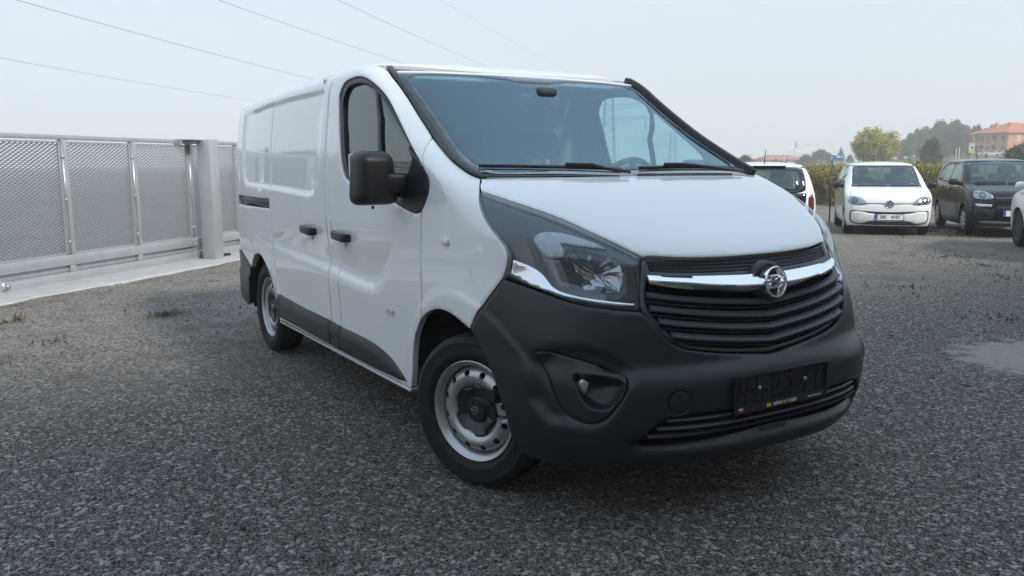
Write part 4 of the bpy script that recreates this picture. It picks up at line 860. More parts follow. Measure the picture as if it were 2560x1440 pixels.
# concrete strip under the gate
mb = MB(); V = []
c0, c1 = Vector((-2.6, -7.08, 0)), Vector((-14.8, 6.54, 0)); cn = (c1-c0).normalized(); cw = Vector((-cn.y, cn.x, 0)); cw = cw if cw.dot(GA) > 0 else -cw
ns = 60
for i in range(ns+1):
    p = c0+(c1-c0)*i/ns; j = Vector((0, 0, 0))-cw*(.03*math.sin(i*2.3)+.02*math.sin(i*5.1))
    V += [p+j+Vector((0, 0, -.02)), p+j*.8+cw*.02+Vector((0, 0, .022)), p+cw*.5+Vector((0, 0, .030)), p+cw*1.3+Vector((0, 0, .030)), p+cw*1.35+Vector((0, 0, -.02))]
mb.add(V, [(5*i+q, 5*i+q+1, 5*i+q+6, 5*i+q+5) for i in range(ns) for q in range(4)])
structure(mb.build('concrete_kerb', mat('pale_concrete', (.40, .40, .39), .85, noise=(3.5, .22), bump=(60, .4, .004))))
mb = MB(); mb.box((2.2, -.02, .036), (13.6, .035, .012)); o = mb.build('guide_rail', GALV2, gate)
# ================================================================ foliage tools
def leaves(P, size, flat=.0, jitter=.35, seed=1):
    """one small bent leaf quad at each point"""
    g = np.random.default_rng(seed); n = len(P); a = g.standard_normal((n, 3)); a /= np.linalg.norm(a, axis=1)[:, None]; b = g.standard_normal((n, 3)); b -= (a*b).sum(1)[:, None]*a; b /= np.linalg.norm(b, axis=1)[:, None]
    s = size*(1+jitter*g.standard_normal(n)).clip(.4, 2)[:, None]
    V = np.stack([P-a*s, P+b*s*.55, P+a*s, P-b*s*.55], 1).reshape(-1, 3); F = np.arange(4*n).reshape(n, 4)
    return V, F
def clump_points(n, shape, nclump, rad, seed):
    g = np.random.default_rng(seed); c = []
    while len(c) < nclump:
        q = g.uniform(-1, 1, 3)
        if np.linalg.norm(q) < 1 and np.linalg.norm(q) > .35: c.append(q)
    c = np.array(c); k = g.integers(0, nclump, n); r = rad*np.abs(g.standard_normal(n))**.6; d = g.standard_normal((n, 3)); d /= np.linalg.norm(d, axis=1)[:, None]
    return shape((c[k]+d*r[:, None]*.75))
def fast_mesh(name, V, F, m):
    me = bpy.data.meshes.new(name); me.vertices.add(len(V)); me.vertices.foreach_set('co', np.asarray(V, np.float32).ravel()); k = F.shape[1]
    me.loops.add(F.size); me.loops.foreach_set('vertex_index', F.ravel().astype(np.int32)); me.polygons.add(len(F)); me.polygons.foreach_set('loop_start', np.arange(0, F.size, k, dtype=np.int32)); me.update(calc_edges=True); me.materials.append(m); return me
BARK = mat('bark', (.06, .05, .04), .9, noise=(14, .4))
LEAF_Y = island_mat('yellow_green_leaves', [(.24, .245, .045), (.38, .365, .07), (.52, .46, .10), (.60, .51, .16)], .7, .3, .3, (.5, .6))
LEAF_G = island_mat('dark_green_leaves', [(.05, .085, .035), (.09, .135, .05), (.15, .19, .07), (.21, .23, .09)], .7, .3, .25, (.15, .7))
LEAF_O = island_mat('olive_leaves', [(.05, .065, .03), (.09, .10, .04), (.15, .15, .06), (.22, .19, .08)], .7, .3, .25, (.2, .7))
LEAF_B = island_mat('russet_hedge_leaves', [(.13, .14, .03), (.27, .27, .06), (.36, .32, .10), (.40, .28, .13), (.26, .15, .08)], .7, .3, .3, (.55, 1.0))
def tree_mesh(kind, seed):
    g = random.Random(seed); mb = MB(); h = 1.0
    mb.tube([(0, 0, -.02), (.01, 0, .25), (-.005, .01, .55), (0, 0, .85)], [.035, .026, .017, .006], 7)
    for i in range(9):
        a = g.uniform(0, 6.28); z = g.uniform(.25, .7); l = g.uniform(.15, .32); mb.tube([(0, 0, z), (l*.5*math.cos(a), l*.5*math.sin(a), z+l*.35), (l*math.cos(a), l*math.sin(a), z+l*.8)], [.012, .008, .003], 5)
    tr = bpy.data.meshes.new('trunk'); tr.from_pydata([tuple(v) for v in mb.V], [], mb.F); tr.materials.append(BARK)
    if kind == 'round': P_ = clump_points(24000, lambda q: np.stack([q[:, 0]*.38, q[:, 1]*.38, .57+q[:, 2]*.40], 1)  , 110, .30, seed); V, F = leaves(P_, .0165, seed=seed); m = LEAF_Y
    elif kind == 'cone':
        gg = np.random.default_rng(seed); t = gg.random(5000)**.7; lay = np.round(t*14)/14+gg.normal(0, .012, 5000); r = (1-lay.clip(0, 1))*.26*np.sqrt(gg.random(5000))*(1+.2*np.sin(lay*80)); a = gg.uniform(0, 6.28, 5000)
        P_ = np.stack([r*np.cos(a), r*np.sin(a), .08+.92*lay.clip(0, 1)-r*.25], 1); V, F = leaves(P_, .016, seed=seed); m = LEAF_G
    else: P_ = clump_points(14000, lambda q: np.stack([q[:, 0]*.36*(1-.25*q[:, 2]), q[:, 1]*.36*(1-.25*q[:, 2]), .55+q[:, 2]*.42], 1), 46, .36, seed); V, F = leaves(P_, .021, seed=seed); m = LEAF_G if kind == 'dark' else LEAF_O
    return tr, fast_mesh('crown', V, F, m)
TM = {}
def tree(kind, seed, loc, h, wid, name, label, group=None, rz=0):
    if (kind, seed) not in TM: TM[(kind, seed)] = tree_mesh(kind, seed)
    tr, cr = TM[(kind, seed)]; t = thing(name, label, 'tree', loc, rz, group); t.scale = (h*wid, h*wid, h)
    link(bpy.data.objects.new('trunk', tr), t); link(bpy.data.objects.new('crown', cr), t); return t
CX, CY, CZ = 3.1029, -2.5540, 1.3951
def polar(px, d):
    """ground point d metres away in the direction of photograph column px"""
    a = R(148.474)-math.atan((px-1280)/2073.5); return CX+d*math.cos(a), CY+d*math.sin(a)
def zat(py, d, px=1280):
    """height that appears at photograph row py at ground distance d"""
    r_ = _f+_r2*((px-1280)/2073.5)-_u2*((py-720)/2073.5); return CZ+d*r_.z/math.hypot(r_.x, r_.y)
# rising land behind the hedge on the right
def terr(x, y):
    d = np.hypot(x-CX, y-CY); a = np.degrees(np.arctan2(y-CY, x-CX)); t = sstep((d-45)/210); s = sstep((131-a)/14); return t*(.2+4.0*s)
dd = np.array([40, 46, 55, 70, 90, 120, 160, 200, 250, 300, 400, 560]); aa = np.radians(np.arange(84, 150, 2.0)); V = []
for d in dd:
    for a in aa: x, y = CX+d*math.cos(a), CY+d*math.sin(a); V.append((x, y, float(terr(x, y))-(.3 if d == 40 else 0)+.01))
k = len(aa); structure(mobj('hillside', V, [(i*k+j, (i+1)*k+j, (i+1)*k+j+1, i*k+j+1) for i in range(len(dd)-1) for j in range(k-1)], mat('rough_grass', (.085, .085, .035), .95, noise=(.05, .5))))
def gz(x, y): return float(terr(np.array(x), np.array(y)))
# overgrown hedge on a wire fence behind the parked cars
q0, q1 = Vector((-24, 12.6, .012)), Vector((-1, 36.8, .012)); qn = Vector((-.72, .69, 0))*-1
qn = Vector((-.7232, .6906, 0))
fq = [Vector((-30.5, 7.0, .02)), Vector((6, 45.3, .02))]; structure(mobj('field', [fq[0], fq[1], fq[1]+qn*60, fq[0]+qn*60], [(0, 1, 2, 3)], mat('rough_grass', (.085, .085, .035), .95, noise=(.05, .5)), None, False))
hd = thing('hedge', 'long overgrown russet and yellow-green hedge behind the parked cars', 'hedge')
h0, h1 = Vector((-21.5, 15.2, 0)), Vector((-4.5, 33.0, 0)); hdir = (h1-h0); hl_ = hdir.length; hdir.normalize(); hn = Vector((-hdir.y, hdir.x, 0))
gg = np.random.default_rng(5); n = 150000; s = gg.uniform(-9, hl_+12, n); top = 1.20+.07*np.sin(s*1.1)+.06*np.sin(s*2.9+1)+.04*np.sin(s*6.3)+.012*(s-8)*(s > 8); z = top*(gg.random(n)**1.0)
lob = .55*np.sin(s*1.7+2*z)+.35*np.sin(s*4.1-3*z)+.2*np.sin(s*9+5*z); t = gg.uniform(-1.6, .25, n)*.5+lob*.32+.25*z*0; z = z+gg.exponential(.045, n)*(z > top*.85)
Pt = np.stack([h0.x+hdir.x*s+hn.x*t, h0.y+hdir.y*s+hn.y*t, z+.02], 1); V, F = leaves(Pt, .046, seed=9)
link(bpy.data.objects.new('foliage', fast_mesh('foliage', V, F, LEAF_B)), hd)
mb = MB()
for i in range(60):
    q = h0+hdir*random.uniform(-6, hl_+8)+hn*random.uniform(-.5, .2); mb.tube([q, q+Vector((random.uniform(-.2, .2), random.uniform(-.2, .2), .9)), q+Vector((random.uniform(-.4, .4), random.uniform(-.4, .4), random.uniform(1.1, 1.45)))], [.02, .012, .004], 5)
stuff(mb.build('stem', BARK, hd))
for i, px in enumerate((2073, 2283, 2455)):
    x, y = polar(px, 20.6 if i < 2 else 21.5); t = thing('fence_post', ['thin dark green fence post left of the small white hatchback', 'thin dark green fence post right of the small white hatchback', 'thin dark green fence post behind the black hatchback'][i], 'post', (x, y, 0), group='green fence posts along the hedge')
    mb = MB(); mb.tube([(0, 0, 0), (0, 0, 1.40)], .016, 8); mb.build('tube', mat('green_coated_steel', (.02, .05, .03), .5), t, True); mb = MB(); mb.lathe([(.020, 1.40), (.018, 1.42), (0, 1.425)], 8, 'Z'); mb.build('post_cap', BLKS, t, True)
# weeds and tufts on the gravel
def tuft_points(cx, cy, r, n, seed): g = np.random.default_rng(seed); a = g.uniform(0, 6.28, n); q = r*.55*np.abs(g.standard_normal(n)); return np.stack([cx+q*np.cos(a), cy+q*np.sin(a)], 1)
V = []; F = []
spots = [(-5.18, -1.31, .22, 260), (-7.9, 11.8, .5, 300), (-6.9, 12.5, .6, 450), (-7.2, 14.4, .6, 450), (-6.0, 12.9, .5, 260)]
g5 = np.random.default_rng(12)
for _ in range(46): spots.append((g5.uniform(-8.5, 0.5), g5.uniform(5, 14), g5.uniform(.2, 1.1), 70))
for _ in range(14): spots.append((g5.uniform(-9, -3), g5.uniform(-4, 0), g5.uniform(.08, .3), 25))
for i in range(120): q = h0+hdir*g5.uniform(-8, hl_+10)-hn*g5.uniform(.4, 1.6); spots.append((q.x, q.y, .5, 90))
b0 = 0
for i, (cx, cy, r, n) in enumerate(spots):
    for x, y in tuft_points(cx, cy, r, n, i):
        h = g5.uniform(.008, .035)*(2.6 if i > 60 else 1); a = g5.uniform(0, 6.28); w = .004+.006*(i > 1); dx, dy = w*math.cos(a), w*math.sin(a); l = g5.normal(0, .6, 2)*h
        V += [(x-dx, y-dy, -.005), (x+dx, y+dy, -.005), (x+l[0], y+l[1], h)]; F.append((b0, b0+1, b0+2)); b0 += 3
stuff(mobj('weed_tufts', V, F, island_mat('dry_weeds', [(.05, .06, .02), (.09, .085, .03), (.14, .11, .05), (.17, .13, .07)]), None, False))
# ================================================================ trees, buildings and far things
tx, ty = polar(2178, 100); tree('round', 1, (tx, ty, gz(tx, ty)), (zat(321, 100, 2178)-gz(tx, ty))*1.02, 1.22, 'broadleaf_tree', 'round yellow-green tree rising above the hedge behind the white hatchback')
tx, ty = polar(2318, 95); tree('olive', 2, (tx, ty, gz(tx, ty)), zat(347, 95, 2318)-gz(tx, ty), .80, 'broadleaf_tree', 'small brownish tree in front of the grey-green wood left of the brick block')
wood = [(2236,190,358,'dark'),(2248,175,352,'dark'),(2262,185,337,'dark'),(2281,190,326,'dark'),(2302,195,321,'dark'),(2320,192,312,'cone'),(2334,195,307,'dark'),(2352,188,314,'olive'),(2373,190,306,'dark'),(2390,185,315,'olive'),(2405,190,315,'cone'),(2424,200,316,'olive'),(2444,215,322,'cone'),(2460,230,316,'olive'),(2290,165,362,'olive'),(2345,160,352,'olive'),(2382,162,356,'dark'),(2408,165,362,'olive')]
ORD = ('first','second','third','fourth','fifth','sixth','seventh','eighth','ninth','tenth','eleventh','twelfth','thirteenth','fourteenth','fifteenth','sixteenth','seventeenth','eighteenth')
wood.sort()
for i, (px, d, h, kd) in enumerate(wood):
    tx, ty = polar(px, d); tree(kd, 3+(i % 3), (tx, ty, gz(tx, ty)), (zat(h, d, px)-gz(tx, ty)), 1.05 if kd != 'cone' else 1.2, {'cone': 'conifer_tree', 'dark': 'broadleaf_tree', 'olive': 'broadleaf_tree'}[kd], {'cone': 'pointed dark conifer', 'dark': 'dark grey-green tree', 'olive': 'pale olive tree'}[kd]+', %s from the left in the wood left of the brick block' % ORD[i], 'trees of the wood left of the brick block', i*1.3)
for px, d, h, kd, w_, lb in ((2044,190,376,'dark',1.9,'broad domed grey-green tree left of the yellow-green tree'),(2093,200,369,'cone',1.5,'lone pointed conifer beside the yellow-green tree'),(2116,195,388,'dark',1.0,'low dark tree between the conifer and the yellow-green tree'),(1870,210,388,'cone',1.0,'tiny spire-shaped conifer on the skyline by the van windscreen'),(1857,110,390,'olive',1.5,'pale bush on the skyline just beside the van pillar'),(1942,230,388,'cone',1.2,'small conifer behind the long red roof'),(1974,230,387,'cone',.9,'narrow conifer at the right end of the long red roof'),(1905,240,396,'dark',2.2,'hazy low tree left of the long red roof'),(2008,180,388,'olive',1.8,'pale olive tree right of the white gabled house'),(2537,70,366,'olive',1.6,'green bush in front of the brick block at the right edge'),(2566,120,322,'dark',.7,'dark tree cut by the right edge of the picture')):
    tx, ty = polar(px, d); tree(kd, 4, (tx, ty, gz(tx, ty)), max(.8, zat(h, d, px)-gz(tx, ty)), w_, 'conifer_tree' if kd == 'cone' else 'broadleaf_tree' if 'tree' in lb else 'bush', lb)
def house(name, label, px, d, w, dp, h, rh, rz, wall, roofc, wins, z0=None, cat='house'):
    x, y = polar(px, d); t = thing(name, label, cat, (x, y, gz(x, y)-.3 if z0 is None else z0), rz)
    WM = mat('wall_%s' % name+str(px), wall, .85, noise=(.4, .1)); RM = mat('roof_%s' % name+str(px), roofc, .8, noise=(.8, .25))
    mb = MB(); mb.box((0, 0, h/2), (w, dp, h)); mb.build('wall', WM, t)
    mb = MB(); e = .5; rd = max(0, w/2-dp/2)
    mb.add([(-w/2-e, -dp/2-e, h), (w/2+e, -dp/2-e, h), (w/2+e, dp/2+e, h), (-w/2-e, dp/2+e, h), (-rd, 0, h+rh), (rd, 0, h+rh), (-w/2-e, -dp/2-e, h-.15), (w/2+e, -dp/2-e, h-.15), (w/2+e, dp/2+e, h-.15), (-w/2-e, dp/2+e, h-.15)], [(0, 1, 5, 4), (1, 2, 5), (2, 3, 4, 5), (3, 0, 4), (6, 7, 1, 0), (7, 8, 2, 1), (8, 9, 3, 2), (9, 6, 0, 3), (9, 8, 7, 6)])
    rf = mb.build('roof', RM, t)
    for (sx, sz, ww, wh) in wins:
        mb = MB(); mb.box((sx, -dp/2-.02, sz), (ww, .10, wh)); f_ = mb.build('window', mat('pale_frame', (.5, .49, .46), .7), t); mb = MB(); mb.box((sx, -dp/2-.06, sz), (ww-.25, .06, wh-.25)); mb.build('pane', mat('dark_pane', (.05, .06, .07), .15), f_)
    return t, rf, WM
house('long_house', 'long low house with red tiled roof and pale wall on the skyline left', 1938, 210, 10, 5, 2.2, 1.1, R(150-90+5), (.60, .56, .48), (.30, .16, .11), [(-4, 1.4, 1.2, 1.2), (0, 1.4, 1.2, 1.2), (3.5, 1.4, 1.2, 1.2)])
house('roofed_house', 'distant house with dull red roof beside the windscreen pillar', 1893, 230, 9, 5, 1.5, .9, R(60), (.35, .30, .26), (.27, .15, .12), [(-3, 1, 1, 1)])
house('gabled_house', 'small white house between the long red roof and the domed tree', 2000, 230, 4, 4, 2.4, 1.3, R(50), (.62, .62, .60), (.35, .33, .31), [(0, 1.8, 1, 1.2)])
house('flat_house', 'low white house on the skyline right of the long red roof', 1982, 230, 6, 3.4, 2.0, .5, R(58), (.6, .6, .58), (.34, .25, .2), [(-1.6, 1.4, 1, 1), (1.6, 1.4, 1, 1)])
# brick apartment block
bw, bd, bh = 10.0, 8.8, 3.75; RZ = R(70)
qx_, qy_ = polar(2503, 175); bz0 = zat(383, 175, 2503); bx_ = qx_+bw/2*math.cos(RZ)-bd/2*math.sin(RZ); by_ = qy_+bw/2*math.sin(RZ)+bd/2*math.cos(RZ)
ap = thing('apartment_block', 'orange brick apartment block with red hipped roof on the right', 'building', (bx_, by_, bz0), RZ)
BRK = mat('orange_brick', (.55, .23, .09), .85, noise=(1.5, .12), bump=(8, .2, .03)); BND = mat('pale_string_course', (.52, .36, .25), .8); TIL = mat('red_roof_tiles', (.48, .15, .07), .8, noise=(2.5, .2)); DKW = mat('dark_loggia', (.05, .045, .045), .8)
mb = MB(); mb.box((0, 0, bh/2-1), (bw, bd, bh+2)); mb.build('brick_wall', BRK, ap)
mb = MB(); e = .45; z_ = bh
mb.add([(-bw/2-e, -bd/2-e, z_), (bw/2+e, -bd/2-e, z_), (bw/2+e, bd/2+e, z_), (-bw/2-e, bd/2+e, z_), (-1.0, 0, z_+1.9), (1.0, 0, z_+1.9)]+[(sx*(bw/2+e), sy_*(bd/2+e), z_-.16) for sx, sy_ in ((-1, -1), (1, -1), (1, 1), (-1, 1))], [(0, 1, 5, 4), (1, 2, 5), (2, 3, 4, 5), (3, 0, 4), (6, 7, 1, 0), (7, 8, 2, 1), (8, 9, 3, 2), (9, 6, 0, 3), (9, 8, 7, 6)]); rf = mb.build('roof', TIL, ap)
for c_ in ((-2.2, -1.6), (-3.2, 0.5), (1.6, -1.0)):
    mb = MB(); mb.box((c_[0], c_[1], z_+1.25), (.42, .42, 1.0)); mb.box((c_[0], c_[1], z_+1.78), (.56, .56, .08)); mb.build('chimney', BRK, rf)
for zz_ in (.06, 1.72, 3.42):
    mb = MB(); mb.box((0, 0, zz_), (bw+.05, bd+.05, .16)); mb.build('string_course', BND, ap)
# left face = -X side, right face = -Y side, as seen from the car park
for fl in range(2):
    zc = .9+fl*1.72
    for yy_ in (-1.2, 1.9, 3.1):
        mb = MB(); mb.box((-bw/2-.01, yy_, zc), (.10, .85, 1.25)); w_ = mb.build('loggia', DKW, ap)
        mb = MB(); mb.box((-bw/2-.10, yy_, zc-.40), (.06, .9, .42)); 
        for q in range(7): mb.box((-bw/2-.13, yy_-.39+q*.13, zc-.40), (.02, .03, .42))
        mb.build('balcony_rail', BND if fl == 9 else BRK, w_)
    for yy_ in (.3, -3.2):
        mb = MB(); mb.box((-bw/2-.01, yy_, zc), (.08, .40, .80)); w_ = mb.build('window', DKW, ap); mb = MB(); mb.box((-bw/2-.05, yy_, zc), (.04, .32, .70)); mb.build('pane', mat('dark_pane', (.05, .06, .07), .15), w_)
    for xx_ in (-2.9, 2.6):
        mb = MB(); mb.box((xx_, -bd/2-.01, zc+.1), (.72, .10, 1.0)); w_ = mb.build('window', mat('white_shutter', (.60, .58, .54), .6), ap); mb = MB(); mb.box((xx_, -bd/2-.065, zc+.15), (.50, .03, .70)); mb.build('pane', mat('pale_pane', (.42, .43, .42), .3), w_)
mb = MB(); mb.tube([(1.5, -bd/2-.06, -1), (1.5, -bd/2-.06, bh)], .05, 6); mb.tube([(-bw/2-.06, -bd/2+.9, -1), (-bw/2-.06, -bd/2+.9, bh)], .05, 6); mb.build('downpipe', mat('copper_brown', (.10, .06, .05), .5), ap)
def small_car(px, d, rz, colm, lab, grp):
    x, y = polar(px, d); t = thing('distant_car', lab, 'car', (x, y, zat(390, d, px)), rz, grp); t.scale = (.55,)*3
    mb = MB(); prof = [(-1.9, .25), (1.9, .25), (1.95, .6), (1.8, .85), (.95, .95), (.35, 1.42), (-1.3, 1.45), (-1.85, .95), (-1.95, .6)]; n_ = len(prof)
    mb.add([(a, -.8*(1 if b < 1 else .82), b) for a, b in prof]+[(a, .8*(1 if b < 1 else .82), b) for a, b in prof], [tuple(range(n_))[::-1], tuple(range(n_, 2*n_))]+[(i, (i+1) % n_, n_+(i+1) % n_, n_+i) for i in range(n_)]); mb.build('body', colm, t)
    mb = MB()
    for sy_ in (-1, 1): mb.add([(.75, sy_*.80, 1.0), (.30, sy_*.69, 1.36), (-1.2, sy_*.69, 1.38), (-1.6, sy_*.80, 1.0)], [(0, 1, 2, 3)])
    mb.add([(.98, -.68, .99), (.98, .68, .99), (.42, .60, 1.38), (.42, -.60, 1.38)], [(0, 1, 2, 3)]); mb.build('window', BLKS, t)
    for wx in (-1.25, 1.25):
        for sy_ in (-1, 1): mb = MB(); mb.lathe([(0, -.1), (.3, -.1), (.3, .1), (0, .1)], 14, 'Y', center=(wx, sy_*.74, .3)); mb.build('wheel', RUBBER, t)
for i, (px, d, c_, lb) in enumerate(((2440,150,(.5, .52, .55),'far pale car left of the row below the brick block'),(2468,150,(.7, .72, .74),'far white car in the middle of the row below the brick block'),(2492,148,(.66, .7, .75),'far white car at the foot of the brick block corner'),(2508,146,(.3, .34, .4),'far blue-grey car right in the row below the brick block'))):
    small_car(px, d, R(20+i*7), mat('far_car_%d' % i, c_, .3, coat=1), lb, 'cars parked below the brick block')
# signs, lamp, crane
x, y = polar(2415, 120); t = thing('pole_sign', 'yellow and white sign on a post left of the brick block', 'sign', (x, y, zat(388, 120, 2415)-.3), R(120.0-90))
mb = MB(); mb.tube([(0, 0, -.5), (0, 0, .6)], .05, 8); mb.build('post', GALV, t)
for z0_, h_, c_, nm in ((.55, .38, (.72, .60, .08), 'yellow_panel'), (.95, .58, (.78, .78, .76), 'white_panel'), (1.55, .26, (.72, .60, .08), 'yellow_panel')):
    mb = MB(); mb.box((0, -.03, z0_+h_/2), (.62, .12, h_)); mb.build(nm, mat(nm, c_, .5), t)
mb = MB(); mb.box((.05, -.10, 1.24), (.26, .02, .22)); mb.build('dark_emblem', BLKS, t)
for px_, nm_ in ((2378, 'short'), (2385, 'tall')):
    x, y = polar(px_, 130); t = thing('white_pole', '%s white pole in front of the wood left of the yellow sign' % nm_, 'pole', (x, y, gz(x, y)), group='white poles in front of the wood'); mb = MB(); mb.tube([(0, 0, 0), (0, 0, zat(371 if nm_ == 'short' else 369, 130, 2380)-gz(x, y))], .05, 6); mb.build('shaft', mat('white_pole_paint', (.7, .7, .68), .5), t)
x, y = polar(2087, 75); t = thing('road_sign', 'blue and white road sign beyond the hedge left of the yellow-green tree', 'sign', (x, y, gz(x, y)), R(125-90)); zt = zat(396, 75, 2087)
mb = MB(); mb.tube([(-.35, .05, 0), (-.35, .05, zt)], .04, 6); mb.tube([(.35, .05, 0), (.35, .05, zt)], .04, 6); mb.build('post', GALV, t)
mb = MB(); mb.box((0, 0, zt), (.85, .05, .42)); mb.build('blue_panel', mat('sign_blue', (.06, .20, .50), .4), t); mb = MB(); mb.box((.1, -.03, zt+.08), (.5, .02, .16)); mb.build('white_panel', mat('white_panel', (.78, .78, .76), .5), t)
x, y = polar(1953, 62); zt = zat(378, 62, 1953); t = thing('street_lamp', 'slim white street lamp on the skyline right of the van', 'street lamp', (x, y, 0))
mb = MB(); mb.tube([(0, 0, 0), (0, 0, zt*.9), (.05, 0, zt)], [.05, .035, .03], 8); a_ = R(148.5-90); mb.tube([(.05, 0, zt), (.05+.3*math.cos(a_), .3*math.sin(a_), zt+.06)], .025, 6); mb.build('pole', mat('white_pole_paint', (.7, .7, .68), .5), t, True)
mb = MB(); mb.box((.05+.45*math.cos(a_), .45*math.sin(a_), zt+.07), (.34, .12, .06), Matrix.Rotation(a_, 3, 'Z'), bev=.02); mb.build('lamp_head', mat('white_pole_paint', (.7, .7, .68), .5), t)
x, y = polar(1981, 420); t = thing('tower_crane', 'distant pale tower crane with a long jib on the skyline', 'crane', (x, y, 0), R(148.5-90)); CRN = mat('crane_paint', (.42, .43, .44), .6)
zj = zat(370, 420, 1981); mb = MB()
for sx in (-.5, .5): mb.tube([(sx, 0, 0), (sx, 0, zj+2)], .12, 4)
for i in range(12): mb.tube([(-.5, 0, i*zj/12), (.5, 0, (i+1)*zj/12)], .07, 4)
mb.build('mast', CRN, t)
mb = MB()
for dz in (0, 1.0): mb.tube([(0, 0, zj+dz), (21, 3, zj+3+dz*.3)], .10, 4)
for i in range(20): mb.tube([(i*1.05, .15*i, zj+i*.15), ((i+.5)*1.05, .15*i, zj+1-.03*i+i*.15)], .06, 4)
mb.build('jib', CRN, t)
mb = MB(); mb.box((-2.6, 0, zj+.4), (4.0, .9, .9)); mb.build('counter_jib', mat('white_panel', (.78, .78, .76), .5), t); mb = MB(); mb.box((0, 0, zj-1.0), (1.2, 1.2, 1.4)); mb.build('crane_cab', mat('white_panel', (.78, .78, .76), .5), t)
mb = MB(); mb.tube([(0, 0, zj), (0, 0, zj+3.2)], .3, 4); mb.build('mast_head', mat('crane_dark', (.12, .12, .13), .6), t)
# pylons and overhead wires
def pylon(px, d, top_z, label, w=1.0):
    x, y = polar(px, d); t = thing('electricity_pylon', label, 'pylon', (x, y, 0), R(148.474-90)-math.atan((px-1280)/2073.5)+.15, 'lattice pylons seen through the van'); S = mat('pylon_steel', (.20, .21, .22), .6, .3); mb = MB(); H = top_z; wb_, wt_ = 2.0*w, 1.0*w
    def wd(z): return (wb_+(wt_-wb_)*z/H)/2
    for sx in (-1, 1):
        for sy_ in (-1, 1): mb.bar((sx*wd(0), sy_*wd(0), 0), (sx*wd(H), sy_*wd(H), H), .16, .16)
    nz = int(H/1.1)
    for i in range(nz):
        z0_, z1_ = H*i/nz, H*(i+1)/nz; sg = 1 if i % 2 else -1
        for sy_ in (-1, 1): mb.bar((-sg*wd(z0_), sy_*wd(z0_), z0_), (sg*wd(z1_), sy_*wd(z1_), z1_), .07, .07); mb.bar((sy_*wd(z0_), -sg*wd(z0_), z0_), (sy_*wd(z1_), sg*wd(z1_), z1_), .07, .07)
    mb.build('lattice_mast', S, t)
    for z_, l in ((H*.96, 5.5*w), (H*.80, 8.0*w), (H*.63, 5.5*w)):
        mb = MB()
        for sx in (-1, 1):
            mb.bar((0, 0, z_), (sx*l, 0, z_+.5), .16, .16); mb.bar((0, 0, z_-1.2), (sx*l, 0, z_+.4), .12, .12)
            mb.tube([(sx*l, 0, z_+.4), (sx*l, 0, z_-2.6)], .12, 6)
            for q in range(4): mb.bar((sx*l*q/4, 0, z_-1.2*(1-q/4)), (sx*l*(q+1)/4, 0, z_+.45*(q+1)/4), .05, .05)
        mb.build('cross_arm', S, t)
    return t
pylon(1519, 190, zat(222, 190, 1519), 'large lattice pylon seen through the cab window', 1.5); pylon(1677, 300, zat(330, 300, 1677), 'small far lattice pylon seen through the cab quarter window', 1.3)
def ray_at(px, py, z):
    d = _f+_r2*((px-1280)/2073.5)-_u2*((py-720)/2073.5); k = (z-CZ)/d.z; return Vector((CX, CY, CZ))+d*k
WIRE = mat('bare_conductor', (.10, .10, .11), .5, .5)
for i, (p0, p1, z, lb, rad) in enumerate((((0,145),(635,253),12.5,'lowest overhead wire crossing the sky at the left',.020),((40,0),(780,197),15.5,'second overhead wire from the left reaching down to the van roof',.026),((545,0),(1005,157),18.5,'third overhead wire from the left ending behind the cab roof',.026),((845,0),(1210,163),21.0,'fourth overhead wire ending above the windscreen',.026),((1100,0),(1420,178),25.0,'faint rightmost overhead wire above the windscreen',.014))):
    a, b = ray_at(*p0, z), ray_at(*p1, z); d = (b-a); L_ = d.length; d.normalize(); pts = []
    for t in np.linspace(-45, L_+170, 40):
        p = a+d*t; s_ = 0 if 0 <= t <= L_ else 0; p.z = z+2.2e-4*((t-L_*.5)**2-(L_*.5)**2)*(1 if t > L_ or t < 0 else .6); pts.append(p)
    mb = MB(); mb.tube(pts, rad, 5); o = mb.build('overhead_wire', WIRE, None, True); tag(o, lb, 'wire', 'overhead wires across the sky')
# ================================================================ behind the camera: the yard building whose shade lies over the van, and trees mirrored in the paint
yb = thing('yard_building', 'long beige two storey yard building behind the camera', 'building', (11.5, 4, 0)); PLS = mat('beige_plaster', (.42, .36, .29), .9, noise=(.7, .08))
BH = 10.4
mb = MB(); mb.box((6, 0, BH/2), (12, 64, BH)); mb.build('wall', PLS, yb); mb = MB(); mb.box((6, 0, BH+.15), (12.6, 64.6, .3)); mb.build('roof', mat('roof_sheet', (.25, .12, .09), .8), yb)
for fl in range(2):
    for i in range(12):
        mb = MB(); mb.box((-.02, -28+i*5.1, 2.4+fl*4.4), (.12, 2.0, 1.7)); w_ = mb.build('window', mat('pale_frame', (.5, .49, .46), .7), yb); mb = MB(); mb.box((-.09, -28+i*5.1, 2.4+fl*4.4), (.06, 1.8, 1.5)); mb.build('pane', mat('dark_pane', (.05, .06, .07), .15), w_)
for i, (x, y, h, kd, lb) in enumerate(((-44, -20, 4.2, 'olive', 'olive tree'), (-52, -21, 5.0, 'round', 'yellow-green tree'), (-61, -20, 5.4, 'dark', 'dark tree'), (-50, -15, 4.4, 'olive', 'low olive tree'), (-66, -14, 5.6, 'olive', 'farthest tree'))):
    tree(kd, 6, (x, y, 0), h, 1.3, 'broadleaf_tree', '%s far beyond the gate at the left, mirrored in the van side' % lb, 'trees mirrored in the van side', i)
